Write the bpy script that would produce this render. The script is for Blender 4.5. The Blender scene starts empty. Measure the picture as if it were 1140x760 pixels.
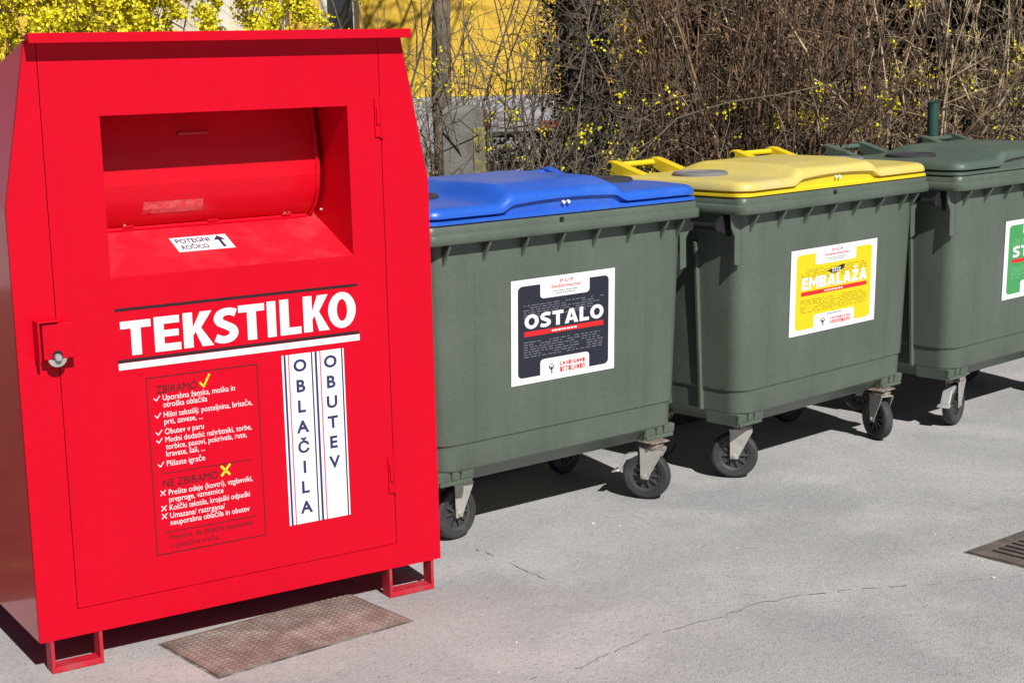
import bpy, bmesh, math, random
import numpy as np
from mathutils import Vector, Matrix

# ------------------------------------------------------------------ camera, sky, sun, exposure
scene = bpy.context.scene
COL = scene.collection
F_PX, PITCH, ROLL, CAM_H = 1774.44, 0.17537, -0.02449, 1.7871
cam_data = bpy.data.cameras.new('camera')
cam = bpy.data.objects.new('camera', cam_data); COL.objects.link(cam)
cam_data.sensor_width = 36.0
cam_data.lens = 36.0 * F_PX / 1140.0
cam_data.clip_start = 0.05; cam_data.clip_end = 400
_F = Vector((0, math.cos(PITCH), -math.sin(PITCH)))
_U = Vector((0, math.sin(PITCH), math.cos(PITCH)))
_R = Vector((1, 0, 0))
_R2 = _R * math.cos(ROLL) + _U * math.sin(ROLL)
_U2 = -_R * math.sin(ROLL) + _U * math.cos(ROLL)
cam.matrix_world = Matrix(((_R2.x, _U2.x, -_F.x, 0), (_R2.y, _U2.y, -_F.y, 0), (_R2.z, _U2.z, -_F.z, CAM_H), (0, 0, 0, 1)))
scene.camera = cam

SUN_EL = math.radians(42.5)
SUN_BEAR = math.radians(27)            # from -Y towards +X
sd = Vector((math.sin(SUN_BEAR) * math.cos(SUN_EL), -math.cos(SUN_BEAR) * math.cos(SUN_EL), math.sin(SUN_EL)))
world = bpy.data.worlds.new('World'); scene.world = world; world.use_nodes = True
wn = world.node_tree.nodes; wl = world.node_tree.links
wn.clear()
sky = wn.new('ShaderNodeTexSky'); sky.sky_type = 'NISHITA'; sky.sun_disc = False
sky.sun_elevation = SUN_EL; sky.air_density = 0.25; sky.dust_density = 0.3
sky.sun_rotation = math.atan2(sd.x, sd.y)
bg = wn.new('ShaderNodeBackground'); bg.inputs['Strength'].default_value = 0.05
wo = wn.new('ShaderNodeOutputWorld')
wl.new(sky.outputs[0], bg.inputs[0]); wl.new(bg.outputs[0], wo.inputs[0])
sun_data = bpy.data.lights.new('sun', 'SUN'); sun_data.energy = 5.0; sun_data.angle = math.radians(0.5)
sun_data.color = (1.0, 0.965, 0.925)
sun = bpy.data.objects.new('sun', sun_data); COL.objects.link(sun)
sun.rotation_euler = sd.to_track_quat('Z', 'Y').to_euler(); sun.location = (0, 0, 20)
scene.view_settings.view_transform = 'Standard'
scene.view_settings.look = 'None'
scene.view_settings.gamma = 1.0
scene.view_settings.exposure = 0.05
scene.view_settings.use_curve_mapping = False

rnd = random.Random(7)

# ------------------------------------------------------------------ materials
def mat(name, color, rough=0.5, metallic=0.0, var=0.0, vscale=6.0, fine=0.0, bump=0.0, bscale=120.0,
        second=None, mix_lo=0.5, mix_hi=0.65, sscale=4.0, coat=0.0, spec=0.5, streak=0.0, coat_rough=0.12):
    m = bpy.data.materials.new(name); m.use_nodes = True
    nt = m.node_tree; n = nt.nodes; l = nt.links
    b = n['Principled BSDF']
    b.inputs['Roughness'].default_value = rough
    b.inputs['Metallic'].default_value = metallic
    b.inputs['Coat Weight'].default_value = coat
    b.inputs['Coat Roughness'].default_value = coat_rough
    b.inputs['Specular IOR Level'].default_value = spec
    tc = n.new('ShaderNodeTexCoord')
    co = tc.outputs['Object']
    base = n.new('ShaderNodeRGB'); base.outputs[0].default_value = (*color, 1)
    cur = base.outputs[0]
    if second is not None:
        t = n.new('ShaderNodeTexNoise'); t.inputs['Scale'].default_value = sscale; t.inputs['Detail'].default_value = 8
        t.inputs['Roughness'].default_value = 0.65
        l.new(co, t.inputs['Vector'])
        r = n.new('ShaderNodeMapRange'); r.inputs[1].default_value = mix_lo; r.inputs[2].default_value = mix_hi
        l.new(t.outputs[0], r.inputs[0])
        mx = n.new('ShaderNodeMix'); mx.data_type = 'RGBA'
        mx.inputs[7].default_value = (*second, 1)
        l.new(r.outputs[0], mx.inputs[0]); l.new(cur, mx.inputs[6]); cur = mx.outputs[2]
    if streak > 0:        # rain and dirt runs: noise drawn out down the surface
        mp = n.new('ShaderNodeMapping'); mp.inputs['Scale'].default_value = (16, 16, 1.1); l.new(co, mp.inputs['Vector'])
        t = n.new('ShaderNodeTexNoise'); t.inputs['Scale'].default_value = 1.0; t.inputs['Detail'].default_value = 5; t.inputs['Roughness'].default_value = 0.6
        l.new(mp.outputs[0], t.inputs['Vector'])
        r = n.new('ShaderNodeMapRange'); r.inputs[1].default_value = 0.35; r.inputs[2].default_value = 0.68
        r.inputs[3].default_value = 1 - streak; r.inputs[4].default_value = 1 + streak
        l.new(t.outputs[0], r.inputs[0])
        mx = n.new('ShaderNodeMix'); mx.data_type = 'RGBA'; mx.blend_type = 'MULTIPLY'; mx.inputs[0].default_value = 1
        l.new(cur, mx.inputs[6]); l.new(r.outputs[0], mx.inputs[7]); cur = mx.outputs[2]
    for amt, sc, det in ((var, vscale, 6), (fine, vscale * 28, 2)):
        if amt > 0:
            t = n.new('ShaderNodeTexNoise'); t.inputs['Scale'].default_value = sc; t.inputs['Detail'].default_value = det
            l.new(co, t.inputs['Vector'])
            r = n.new('ShaderNodeMapRange'); r.inputs[1].default_value = 0.3; r.inputs[2].default_value = 0.7
            r.inputs[3].default_value = 1 - amt; r.inputs[4].default_value = 1 + amt
            l.new(t.outputs[0], r.inputs[0])
            mx = n.new('ShaderNodeMix'); mx.data_type = 'RGBA'; mx.blend_type = 'MULTIPLY'; mx.inputs[0].default_value = 1
            l.new(cur, mx.inputs[6]); l.new(r.outputs[0], mx.inputs[7]); cur = mx.outputs[2]
    l.new(cur, b.inputs['Base Color'])
    if bump > 0:
        t = n.new('ShaderNodeTexNoise'); t.inputs['Scale'].default_value = bscale; t.inputs['Detail'].default_value = 5
        l.new(co, t.inputs['Vector'])
        bp = n.new('ShaderNodeBump'); bp.inputs['Strength'].default_value = bump; bp.inputs['Distance'].default_value = 0.01
        l.new(t.outputs[0], bp.inputs['Height']); l.new(bp.outputs[0], b.inputs['Normal'])
    return m

M = {}
M['red'] = mat('red_paint', (0.615, 0.0010, 0.016), 0.5, var=0.025, vscale=2.2, fine=0.025, bump=0.008, bscale=7, coat=0.12, spec=0.10, streak=0.02, second=(0.56, 0.002, 0.017), mix_lo=0.4, mix_hi=0.8, sscale=0.9)
M['red_gloss'] = mat('glossy_red_paint', (0.72, 0.002, 0.02), 0.4, var=0.08, vscale=2.2, fine=0.04, bump=0.03, bscale=5, coat=0.8, coat_rough=0.10, spec=0.4, streak=0.04)
M['red_drum'] = mat('red_drum_paint', (0.62, 0.002, 0.015), 0.4, var=0.10, vscale=3, fine=0.03, coat=0.1, spec=0.25, bump=0.015, bscale=30)
M['red_dust'] = mat('dusty_red_paint', (0.64, 0.006, 0.022), 0.5, second=(0.66, 0.06, 0.075), mix_lo=0.48, mix_hi=0.85, sscale=5, fine=0.04)
M['red_foot'] = mat('scuffed_red_paint', (0.50, 0.012, 0.03), 0.55, second=(0.36, 0.10, 0.10), mix_lo=0.5, mix_hi=0.75, sscale=9, fine=0.08)
M['dark'] = mat('dark_gap', (0.01, 0.008, 0.008), 0.8)
M['white'] = mat('white_print', (0.84, 0.84, 0.85), 0.45, var=0.03, vscale=5)
M['black_print'] = mat('black_print', (0.03, 0.006, 0.01), 0.5)
M['thin_black'] = mat('dark_red_print', (0.11, 0.004, 0.01), 0.5)
M['navy'] = mat('navy_print', (0.030, 0.028, 0.11), 0.5)
M['pink'] = mat('pink_print', (0.65, 0.09, 0.20), 0.5)
M['yellow_print'] = mat('yellow_print', (0.85, 0.62, 0.02), 0.5)
M['lime_print'] = mat('lime_print', (0.62, 0.80, 0.03), 0.5)
M['faded'] = mat('faded_sticker', (0.62, 0.035, 0.045), 0.5, second=(0.64, 0.11, 0.12), mix_lo=0.42, mix_hi=0.6, sscale=60)
M['steel'] = mat('zinc_steel', (0.58, 0.58, 0.58), 0.38, metallic=0.45, var=0.15, vscale=12, second=(0.26, 0.22, 0.18), mix_lo=0.55, mix_hi=0.75, sscale=14)
M['zinc'] = mat('dull_zinc', (0.46, 0.45, 0.41), 0.42, metallic=0.35, var=0.15, vscale=14, second=(0.24, 0.17, 0.12), mix_lo=0.55, mix_hi=0.75, sscale=16)
M['rust'] = mat('rusty_zinc', (0.20, 0.15, 0.12), 0.7, metallic=0.1, second=(0.36, 0.32, 0.28), mix_lo=0.45, mix_hi=0.6, sscale=20)
M['green'] = mat('green_plastic', (0.092, 0.119, 0.092), 0.42, var=0.07, vscale=3.2, fine=0.07, bump=0.02, bscale=180,
                 second=(0.124, 0.146, 0.120), mix_lo=0.45, mix_hi=0.85, sscale=2.6, streak=0.06)
M['green_lid'] = mat('dusty_green_plastic', (0.088, 0.122, 0.098), 0.5, var=0.08, vscale=4, fine=0.06, second=(0.16, 0.18, 0.15), mix_lo=0.5, mix_hi=0.8, sscale=3.5)
M['blue_lid'] = mat('blue_plastic', (0.024, 0.120, 0.58), 0.36, var=0.06, vscale=4, fine=0.05, second=(0.075, 0.19, 0.58), mix_lo=0.5, mix_hi=0.8, sscale=3.5)
M['yellow_lid'] = mat('yellow_plastic', (0.70, 0.56, 0.11), 0.40, var=0.06, vscale=4, fine=0.05, second=(0.63, 0.54, 0.24), mix_lo=0.35, mix_hi=0.7, sscale=3.0)
M['yellow_flange'] = mat('clean_yellow_plastic', (0.80, 0.60, 0.02), 0.42, var=0.05, vscale=5, fine=0.04, second=(0.55, 0.42, 0.10), mix_lo=0.62, mix_hi=0.8, sscale=11)
M['black_plastic'] = mat('black_plastic', (0.018, 0.018, 0.02), 0.5, var=0.2, vscale=8)
M['grey_disc'] = mat('grey_rubber_disc', (0.20, 0.20, 0.21), 0.6, var=0.2, vscale=10)
M['dark_disc'] = mat('dark_rubber_disc', (0.045, 0.045, 0.05), 0.5, var=0.2, vscale=10)
M['tyre'] = mat('tyre_rubber', (0.035, 0.034, 0.035), 0.7, var=0.15, vscale=9, fine=0.1, second=(0.075, 0.073, 0.07), mix_lo=0.5, mix_hi=0.75, sscale=10)
M['hub'] = mat('black_hub', (0.055, 0.054, 0.055), 0.42, var=0.2, vscale=14)
M['label_dark'] = mat('label_navy', (0.016, 0.019, 0.034), 0.5)
M['label_yellow'] = mat('label_yellow', (0.80, 0.62, 0.005), 0.5)
M['label_green'] = mat('label_green', (0.055, 0.33, 0.10), 0.5)
M['label_red'] = mat('label_red', (0.74, 0.015, 0.02), 0.5)
M['grey_print'] = mat('grey_print', (0.16, 0.17, 0.19), 0.6)
M['brown_print'] = mat('ochre_print', (0.38, 0.28, 0.01), 0.6)
M['pale_green_print'] = mat('pale_green_print', (0.20, 0.48, 0.24), 0.6)
M['bark_grey'] = mat('grey_bark', (0.155, 0.125, 0.09), 0.9, var=0.4, vscale=16, bump=0.2, bscale=40)
M['bark_dark'] = mat('dark_bark', (0.045, 0.038, 0.032), 0.95, var=0.4, vscale=14, bump=0.8, bscale=30)
M['twig_brown'] = mat('brown_twig', (0.215, 0.130, 0.072), 0.85, var=0.5, vscale=3, fine=0.2, second=(0.055, 0.038, 0.026), mix_lo=0.45, mix_hi=0.55, sscale=7)
M['twig_tan'] = mat('tan_twig', (0.46, 0.35, 0.22), 0.85, var=0.5, vscale=3, fine=0.2, second=(0.10, 0.072, 0.046), mix_lo=0.45, mix_hi=0.55, sscale=7)
M['twig_grey'] = mat('grey_twig', (0.16, 0.13, 0.095), 0.85, var=0.45, vscale=3, fine=0.2)
M['dead_leaf'] = mat('dead_leaf', (0.19, 0.115, 0.06), 0.9, var=0.5, vscale=9)
M['flower'] = mat('forsythia_petal', (0.74, 0.66, 0.015), 0.6, var=0.15, vscale=10)
M['leaf_fresh'] = mat('fresh_leaf', (0.30, 0.34, 0.03), 0.6, var=0.2, vscale=10)
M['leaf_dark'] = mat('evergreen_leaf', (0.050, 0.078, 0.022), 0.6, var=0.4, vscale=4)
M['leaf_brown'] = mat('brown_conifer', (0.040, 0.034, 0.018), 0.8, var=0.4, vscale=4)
M['concrete'] = mat('weathered_concrete', (0.185, 0.178, 0.155), 0.9, var=0.2, vscale=7, fine=0.15, bump=0.4, bscale=60,
                    second=(0.11, 0.105, 0.085), mix_lo=0.5, mix_hi=0.7, sscale=9)
M['lichen'] = mat('lichen_on_concrete', (0.30, 0.26, 0.07), 0.9, second=(0.15, 0.14, 0.10), mix_lo=0.45, mix_hi=0.58, sscale=22)
M['green_steel'] = mat('green_coated_steel', (0.02, 0.075, 0.06), 0.45, var=0.1)
M['yellow_wall'] = mat('yellow_render', (0.78, 0.50, 0.055), 0.9, var=0.06, vscale=1.2, fine=0.04, bump=0.1, bscale=90)
M['plinth'] = mat('pale_plinth', (0.44, 0.44, 0.46), 0.9, var=0.15, vscale=2, second=(0.26, 0.25, 0.25), mix_lo=0.5, mix_hi=0.7, sscale=3)
M['frame_white'] = mat('white_frame', (0.72, 0.70, 0.64), 0.6)
M['curtain'] = mat('pale_curtain', (0.62, 0.58, 0.46), 0.7, var=0.1, vscale=4)
M['glass_dark'] = mat('dark_glass', (0.03, 0.035, 0.045), 0.08, spec=0.8)
M['roof_tile'] = mat('roof_tile', (0.30, 0.10, 0.06), 0.85, var=0.2, vscale=4)
M['board'] = mat('reddish_board', (0.26, 0.05, 0.03), 0.8, var=0.2, vscale=5)
M['plate'] = mat('rusty_plate', (0.21, 0.155, 0.132), 0.62, metallic=0.15, var=0.25, vscale=7, fine=0.15, second=(0.30, 0.26, 0.23), mix_lo=0.45, mix_hi=0.7, sscale=12)
M['iron'] = mat('cast_iron', (0.15, 0.125, 0.115), 0.6, metallic=0.2, var=0.25, vscale=9, second=(0.22, 0.18, 0.16), mix_lo=0.5, mix_hi=0.7, sscale=15)
M['crack'] = mat('crack_dirt', (0.315, 0.31, 0.30), 0.95, var=0.3, vscale=20)
M['dirt'] = mat('packed_dirt', (0.12, 0.105, 0.09), 0.95, var=0.4, vscale=12, second=(0.3, 0.29, 0.27), mix_lo=0.5, mix_hi=0.6, sscale=14)
M['pebble'] = mat('pale_pebble', (0.62, 0.60, 0.56), 0.9)
M['soil'] = mat('soil', (0.075, 0.058, 0.038), 0.95, var=0.4, vscale=4, fine=0.3, bump=0.8, bscale=30, second=(0.10, 0.10, 0.035), mix_lo=0.5, mix_hi=0.6, sscale=3)

def asphalt():
    m = bpy.data.materials.new('worn_asphalt'); m.use_nodes = True
    nt = m.node_tree; n = nt.nodes; l = nt.links; b = n['Principled BSDF']
    b.inputs['Roughness'].default_value = 0.85
    b.inputs['Specular IOR Level'].default_value = 0.3
    tc = n.new('ShaderNodeTexCoord'); co = tc.outputs['Object']
    def noise(sc, det, rough=0.55):
        t = n.new('ShaderNodeTexNoise'); t.inputs['Scale'].default_value = sc; t.inputs['Detail'].default_value = det
        t.inputs['Roughness'].default_value = rough
        l.new(co, t.inputs['Vector']); return t.outputs[0]
    def rng(s, a, c, lo, hi):
        r = n.new('ShaderNodeMapRange'); r.inputs[1].default_value = a; r.inputs[2].default_value = c
        r.inputs[3].default_value = lo; r.inputs[4].default_value = hi; l.new(s, r.inputs[0]); return r.outputs[0]
    def mul(c, s):
        mx = n.new('ShaderNodeMix'); mx.data_type = 'RGBA'; mx.blend_type = 'MULTIPLY'; mx.inputs[0].default_value = 1
        l.new(c, mx.inputs[6]); l.new(s, mx.inputs[7]); return mx.outputs[2]
    def mixc(c, col, fac):
        mx = n.new('ShaderNodeMix'); mx.data_type = 'RGBA'
        l.new(fac, mx.inputs[0]); l.new(c, mx.inputs[6]); mx.inputs[7].default_value = (*col, 1); return mx.outputs[2]
    base = n.new('ShaderNodeRGB'); base.outputs[0].default_value = (0.400, 0.397, 0.393, 1)
    c = base.outputs[0]
    c = mixc(c, (0.335, 0.335, 0.335), rng(noise(0.9, 6, 0.6), 0.42, 0.62, 0, 1))
    c = mixc(c, (0.470, 0.458, 0.450), rng(noise(1.7, 5, 0.6), 0.47, 0.66, 0, 1.0))
    c = mixc(c, (0.29, 0.28, 0.27), rng(noise(3.1, 9, 0.7), 0.62, 0.74, 0, 0.7))
    c = mul(c, rng(noise(38, 4, 0.6), 0.3, 0.7, 0.93, 1.07))
    # aggregate: small stones of differing tone
    v = n.new('ShaderNodeTexVoronoi'); v.inputs['Scale'].default_value = 170
    l.new(co, v.inputs['Vector'])
    sep = n.new('ShaderNodeSeparateColor'); l.new(v.outputs['Color'], sep.inputs[0])
    c = mul(c, rng(sep.outputs[0], 0, 1, 0.92, 1.08))
    c = mixc(c, (0.52, 0.51, 0.49), rng(sep.outputs[1], 0.965, 0.98, 0, 0.6))
    c = mixc(c, (0.16, 0.16, 0.16), rng(sep.outputs[2], 0.975, 0.985, 0, 0.55))
    l.new(c, b.inputs['Base Color'])
    bp = n.new('ShaderNodeBump'); bp.inputs['Strength'].default_value = 0.45; bp.inputs['Distance'].default_value = 0.004
    add = n.new('ShaderNodeMath'); add.operation = 'ADD'
    l.new(v.outputs['Distance'], add.inputs[0]); l.new(noise(60, 4), add.inputs[1])
    l.new(add.outputs[0], bp.inputs['Height']); l.new(bp.outputs[0], b.inputs['Normal'])
    return m
M['asphalt'] = asphalt()

# ------------------------------------------------------------------ helpers
def tag(o, label=None, cat=None, group=None, kind=None):
    if label: o['label'] = label
    if cat: o['category'] = cat
    if group: o['group'] = group
    if kind: o['kind'] = kind
    return o

def empty(name, loc, rz=0.0):
    o = bpy.data.objects.new(name, None); COL.objects.link(o)
    o.location = loc; o.rotation_euler = (0, 0, rz); o.empty_display_size = 0.2
    return o

class MB:
    """collects geometry, links it as ONE mesh object"""
    def __init__(s): s.v = []; s.f = []
    def quadface(s, *pts):
        i = len(s.v); s.v += [tuple(p) for p in pts]; s.f.append(tuple(range(i, i + len(pts))))
    def box(s, x0, x1, y0, y1, z0, z1):
        i = len(s.v)
        s.v += [(x0, y0, z0), (x1, y0, z0), (x1, y1, z0), (x0, y1, z0), (x0, y0, z1), (x1, y0, z1), (x1, y1, z1), (x0, y1, z1)]
        for q in ((0, 3, 2, 1), (4, 5, 6, 7), (0, 1, 5, 4), (1, 2, 6, 5), (2, 3, 7, 6), (3, 0, 4, 7)):
            s.f.append(tuple(i + k for k in q))
    def prism(s, poly, fn0, fn1):
        """poly: list of 2d points; fn0/fn1 map a 2d point to the two caps"""
        n = len(poly); i = len(s.v)
        s.v += [tuple(fn0(p)) for p in poly] + [tuple(fn1(p)) for p in poly]
        s.f.append(tuple(i + k for k in range(n))); s.f.append(tuple(i + n + k for k in reversed(range(n))))
        for k in range(n):
            j = (k + 1) % n
            s.f.append((i + k, i + n + k, i + n + j, i + j))
    def loft(s, rings, cap0=True, cap1=True, close=True):
        n = len(rings[0]); i = len(s.v)
        for r in rings: s.v += [tuple(p) for p in r]
        for a in range(len(rings) - 1):
            for k in range(n if close else n - 1):
                j = (k + 1) % n
                s.f.append((i + a * n + k, i + a * n + j, i + (a + 1) * n + j, i + (a + 1) * n + k))
        if cap0: s.f.append(tuple(i + k for k in reversed(range(n))))
        if cap1: s.f.append(tuple(i + (len(rings) - 1) * n + k for k in range(n)))
    def tube(s, pts, r0, r1=None, sides=8, cap=True):
        if r1 is None: r1 = r0
        P = [Vector(p) for p in pts]; m = len(P); rings = []
        for k in range(m):
            t = (P[min(k + 1, m - 1)] - P[max(k - 1, 0)]).normalized()
            a = t.cross(Vector((0, 0, 1)) if abs(t.z) < 0.9 else Vector((1, 0, 0))).normalized(); c = t.cross(a)
            r = r0 + (r1 - r0) * k / max(1, m - 1)
            rings.append([P[k] + (a * math.cos(q) + c * math.sin(q)) * r for q in (2 * math.pi * e / sides for e in range(sides))])
        s.loft(rings, cap, cap)
    def build(s, name, m, parent=None, off=(0, 0, 0), bevel=0.0, smooth=None, seg=2):
        me = bpy.data.meshes.new(name)
        me.from_pydata([(a + off[0], b + off[1], c + off[2]) for a, b, c in s.v], [], s.f)
        me.update()
        bm = bmesh.new(); bm.from_mesh(me)
        bmesh.ops.recalc_face_normals(bm, faces=bm.faces); bm.to_mesh(me); bm.free()
        me.materials.append(m)
        o = bpy.data.objects.new(name, me); COL.objects.link(o)
        if parent is not None: o.parent = parent
        if bevel > 0:
            bv = o.modifiers.new('edge', 'BEVEL'); bv.width = bevel; bv.segments = seg; bv.limit_method = 'ANGLE'
            bv.angle_limit = math.radians(35); bv.harden_normals = True
            for p in me.polygons: p.use_smooth = True
            me.set_sharp_from_angle(angle=math.radians(35))
        elif smooth is not None:
            for p in me.polygons: p.use_smooth = True
            me.set_sharp_from_angle(angle=math.radians(smooth))
        return o

def rrect(u0, u1, d0, d1, r, z, n=5):
    pts = []
    for cx, cy, a0 in ((u1 - r, d0 + r, -90), (u1 - r, d1 - r, 0), (u0 + r, d1 - r, 90), (u0 + r, d0 + r, 180)):
        for k in range(n + 1):
            a = math.radians(a0 + 90 * k / n)
            pts.append((cx + r * math.cos(a), cy + r * math.sin(a), z))
    return pts

_text_cache = {}
def text_geo(body, bold=0.0, spacing=1.0):
    key = (body, bold, spacing)
    if key in _text_cache: return _text_cache[key]
    cu = bpy.data.curves.new('txt', 'FONT'); cu.body = body; cu.size = 1.0; cu.offset = bold; cu.space_character = spacing
    cu.resolution_u = 3
    o = bpy.data.objects.new('txt', cu); COL.objects.link(o)
    dg = bpy.context.evaluated_depsgraph_get(); dg.update()
    me = bpy.data.meshes.new_from_object(o.evaluated_get(dg))
    V = [(p.co.x, p.co.y) for p in me.vertices]; Fs = [tuple(p.vertices) for p in me.polygons]
    bpy.data.objects.remove(o); bpy.data.curves.remove(cu); bpy.data.meshes.remove(me)
    _text_cache[key] = (V, Fs)
    return V, Fs

class Flat:
    """flat print lying in a plane; fn(u, v) gives the 3d point"""
    def __init__(s, fn): s.m = MB(); s.fn = fn
    def rect(s, u0, u1, v0, v1): s.m.quadface(s.fn(u0, v0), s.fn(u1, v0), s.fn(u1, v1), s.fn(u0, v1))
    def poly(s, pts): s.m.quadface(*[s.fn(*p) for p in pts])
    def text(s, body, u0, u1, v0, v1=None, size=None, bold=0.0, spacing=1.0):
        """fit to box when v1 is given; otherwise baseline v0, letter size, width u0..u1 (or natural when u1 is None)"""
        V, Fs = text_geo(body, bold, spacing)
        xs = [p[0] for p in V]; ys = [p[1] for p in V]
        x0, x1, y0, y1 = min(xs), max(xs), min(ys), max(ys)
        if v1 is not None: sy = (v1 - v0) / (y1 - y0); oy = v0 - y0 * sy
        else: sy = size; oy = v0
        sx = sy if u1 is None else (u1 - u0) / (x1 - x0)
        i = len(s.m.v)
        s.m.v += [tuple(s.fn(u0 + (x - x0) * sx, oy + y * sy)) for x, y in V]
        s.m.f += [tuple(i + k for k in f) for f in Fs]
    def stroke(s, pts, w):
        base_fn = s.fn
        for q, (a, b) in enumerate(zip(pts[:-1], pts[1:])):
            s.fn = (lambda q: lambda x, y: (base_fn(x, y)[0], base_fn(x, y)[1] - .0002 * q, base_fn(x, y)[2]))(q)
            a = Vector(a); b = Vector(b); t = (b - a).normalized(); n = Vector((-t.y, t.x)) * w / 2; e = t * w * 0.3
            s.poly([a - e - n, b + e - n, b + e + n, a - e + n])
        s.fn = base_fn
    def build(s, name, m, parent): return s.m.build(name, m, parent)

def glyph(s, ch, u0, u1, z0, z1, st, bar):
    """draws one heavy capital into a Flat, fitted to its box"""
    w, h = u1 - u0, z1 - z0
    base_fn = s.fn
    def R(a, b, c, d): s.rect(u0 + a, u0 + b, z0 + c, z0 + d)
    def Pg(pts): s.poly([(u0 + x, z0 + y) for x, y in pts])
    def strip(C, hw):
        L = []
        for k in range(len(C)):
            a = Vector(C[max(k - 1, 0)]); b_ = Vector(C[min(k + 1, len(C) - 1)]); t = (b_ - a).normalized(); n = Vector((-t.y, t.x)) * hw(t)
            c = Vector(C[k]); L.append((c - n, c + n))
        for (a, b_), (c, d) in zip(L[:-1], L[1:]): Pg([a, c, d, b_])
    if ch == 'T': R(0, w, h - bar, h); R(w / 2 - st / 2, w / 2 + st / 2, 0, h - bar)
    elif ch == 'I': R(0, w, 0, h)
    elif ch == 'L': R(0, st, 0, h); R(st, w, 0, bar)
    elif ch == 'E': R(0, st, 0, h); R(st, w, 0, bar); R(st, w * .93, h * .51 - bar * .45, h * .51 + bar * .45); R(st, w * .97, h - bar, h)
    elif ch == 'K':
        dx = st * 1.22
        Pg([(0, 0), (st, 0), (st, .34 * h), (st + .09 * w, .44 * h), (w - dx, 0), (w, 0), (st + .40 * (w - st), .545 * h), (w * .97, h), (w * .97 - dx, h), (st, .56 * h), (st, h), (0, h)])
    elif ch == 'O':
        N = 36; E = lambda k, a, b_: (w / 2 + a * math.cos(2 * math.pi * k / N), h / 2 + b_ * math.sin(2 * math.pi * k / N))
        for k in range(N): Pg([E(k, w / 2, h / 2), E(k + 1, w / 2, h / 2), E(k + 1, w / 2 - st, h / 2 - bar), E(k, w / 2 - st, h / 2 - bar)])
    elif ch == 'S':
        K = [(.92, .835), (.74, .885), (.52, .895), (.29, .84), (.19, .715), (.27, .595), (.50, .505), (.73, .41), (.81, .285), (.71, .16), (.48, .105), (.26, .115), (.05, .18)]
        K = [Vector((x * w, y * h)) for x, y in K]; C = []
        for k in range(len(K) - 1):
            p0, p1, p2, p3 = K[max(k - 1, 0)], K[k], K[k + 1], K[min(k + 2, len(K) - 1)]
            for q in range(5):
                t = q / 5; C.append(.5 * ((2 * p1) + (p2 - p0) * t + (2 * p0 - 5 * p1 + 4 * p2 - p3) * t * t + (3 * p1 - p0 - 3 * p2 + p3) * t ** 3))
        C.append(K[-1]); strip(C, lambda t: .5 * math.hypot(bar * t.x, st * t.y))
    elif ch == 'A':
        xi = lambda y: 1.08 * st + (w / 2 - 1.08 * st) * y / (.72 * h)
        Pg([(0, 0), (1.08 * st, 0), (w / 2, .72 * h), (w / 2, h), (w / 2 - .55 * st, h)]); Pg([(w, 0), (w / 2 + .55 * st, h), (w / 2, h), (w / 2, .72 * h), (w - 1.08 * st, 0)])
        a, c = .19 * h, .19 * h + bar * .85
        Pg([(xi(a), a), (w - xi(a), a), (w - xi(c), c), (xi(c), c)])
    elif ch == 'M':
        Pg([(0, 0), (st * .85, 0), (st * .85, .60 * h), (w / 2, .16 * h), (w - st * .85, .60 * h), (w - st * .85, 0), (w, 0), (w, h), (w - st * .85, h), (w / 2, .52 * h), (st * .85, h), (0, h)])
    elif ch == 'B':
        R(0, st, 0, h)
        for k, (cy, ry, rx) in enumerate(((.27 * h, .27 * h, w - st), (.755 * h, .245 * h, (w - st) * .92))):
            s.fn = (lambda q: lambda a, c: (base_fn(a, c)[0], base_fn(a, c)[1] - .00025 * q, base_fn(a, c)[2]))(k)
            N = 14; E = lambda j, dx_, dy_: (st + (rx - dx_) * (1 - (1 - math.cos(math.pi * (j / N - .5))) ** 1.6), cy + (ry - dy_) * math.sin(math.pi * (j / N - .5)))
            for j in range(N): Pg([E(j, 0, 0), E(j + 1, 0, 0), E(j + 1, st * .95, bar * .9), E(j, st * .95, bar * .9)])
        s.fn = base_fn
    elif ch == 'Z':
        R(0, w, 0, bar); R(0, w, h - bar, h); Pg([(0, bar), (st * 1.25, bar), (w, h - bar), (w - st * 1.25, h - bar)])
def heavy_word(s, letters, st, bar, z0, z1):
    for ch, a, c in letters: glyph(s, ch, a, c, z0, z1, st, bar)

# ------------------------------------------------------------------ ground
def sheet(name, x0, x1, y0, y1, z, m, kind='structure'):
    b = MB(); b.quadface((x0, y0, z), (x1, y0, z), (x1, y1, z), (x0, y1, z))
    o = b.build(name, m); o['kind'] = kind; return o
sheet('ground', -80, 80, -60, 120, 0.0, M['asphalt'])
# planted strip behind the bins, a real raised sheet following the row of bins
WR = Vector((math.cos(0.745), math.sin(0.745), 0)); BR = Vector((-WR.y, WR.x, 0))
B1 = Vector((0.9401, 6.3654, 0))
def row(u, d, z=0.0): return B1 + WR * u + BR * d + Vector((0, 0, z))
b = MB()
pl = [(-6, 1.02), (14, 1.02), (14, 9), (-6, 9)]
b.prism(pl, lambda p: row(p[0], p[1], -0.05), lambda p: row(p[0], p[1], 0.05))
o = b.build('garden_soil', M['soil']); o['kind'] = 'structure'

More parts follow.
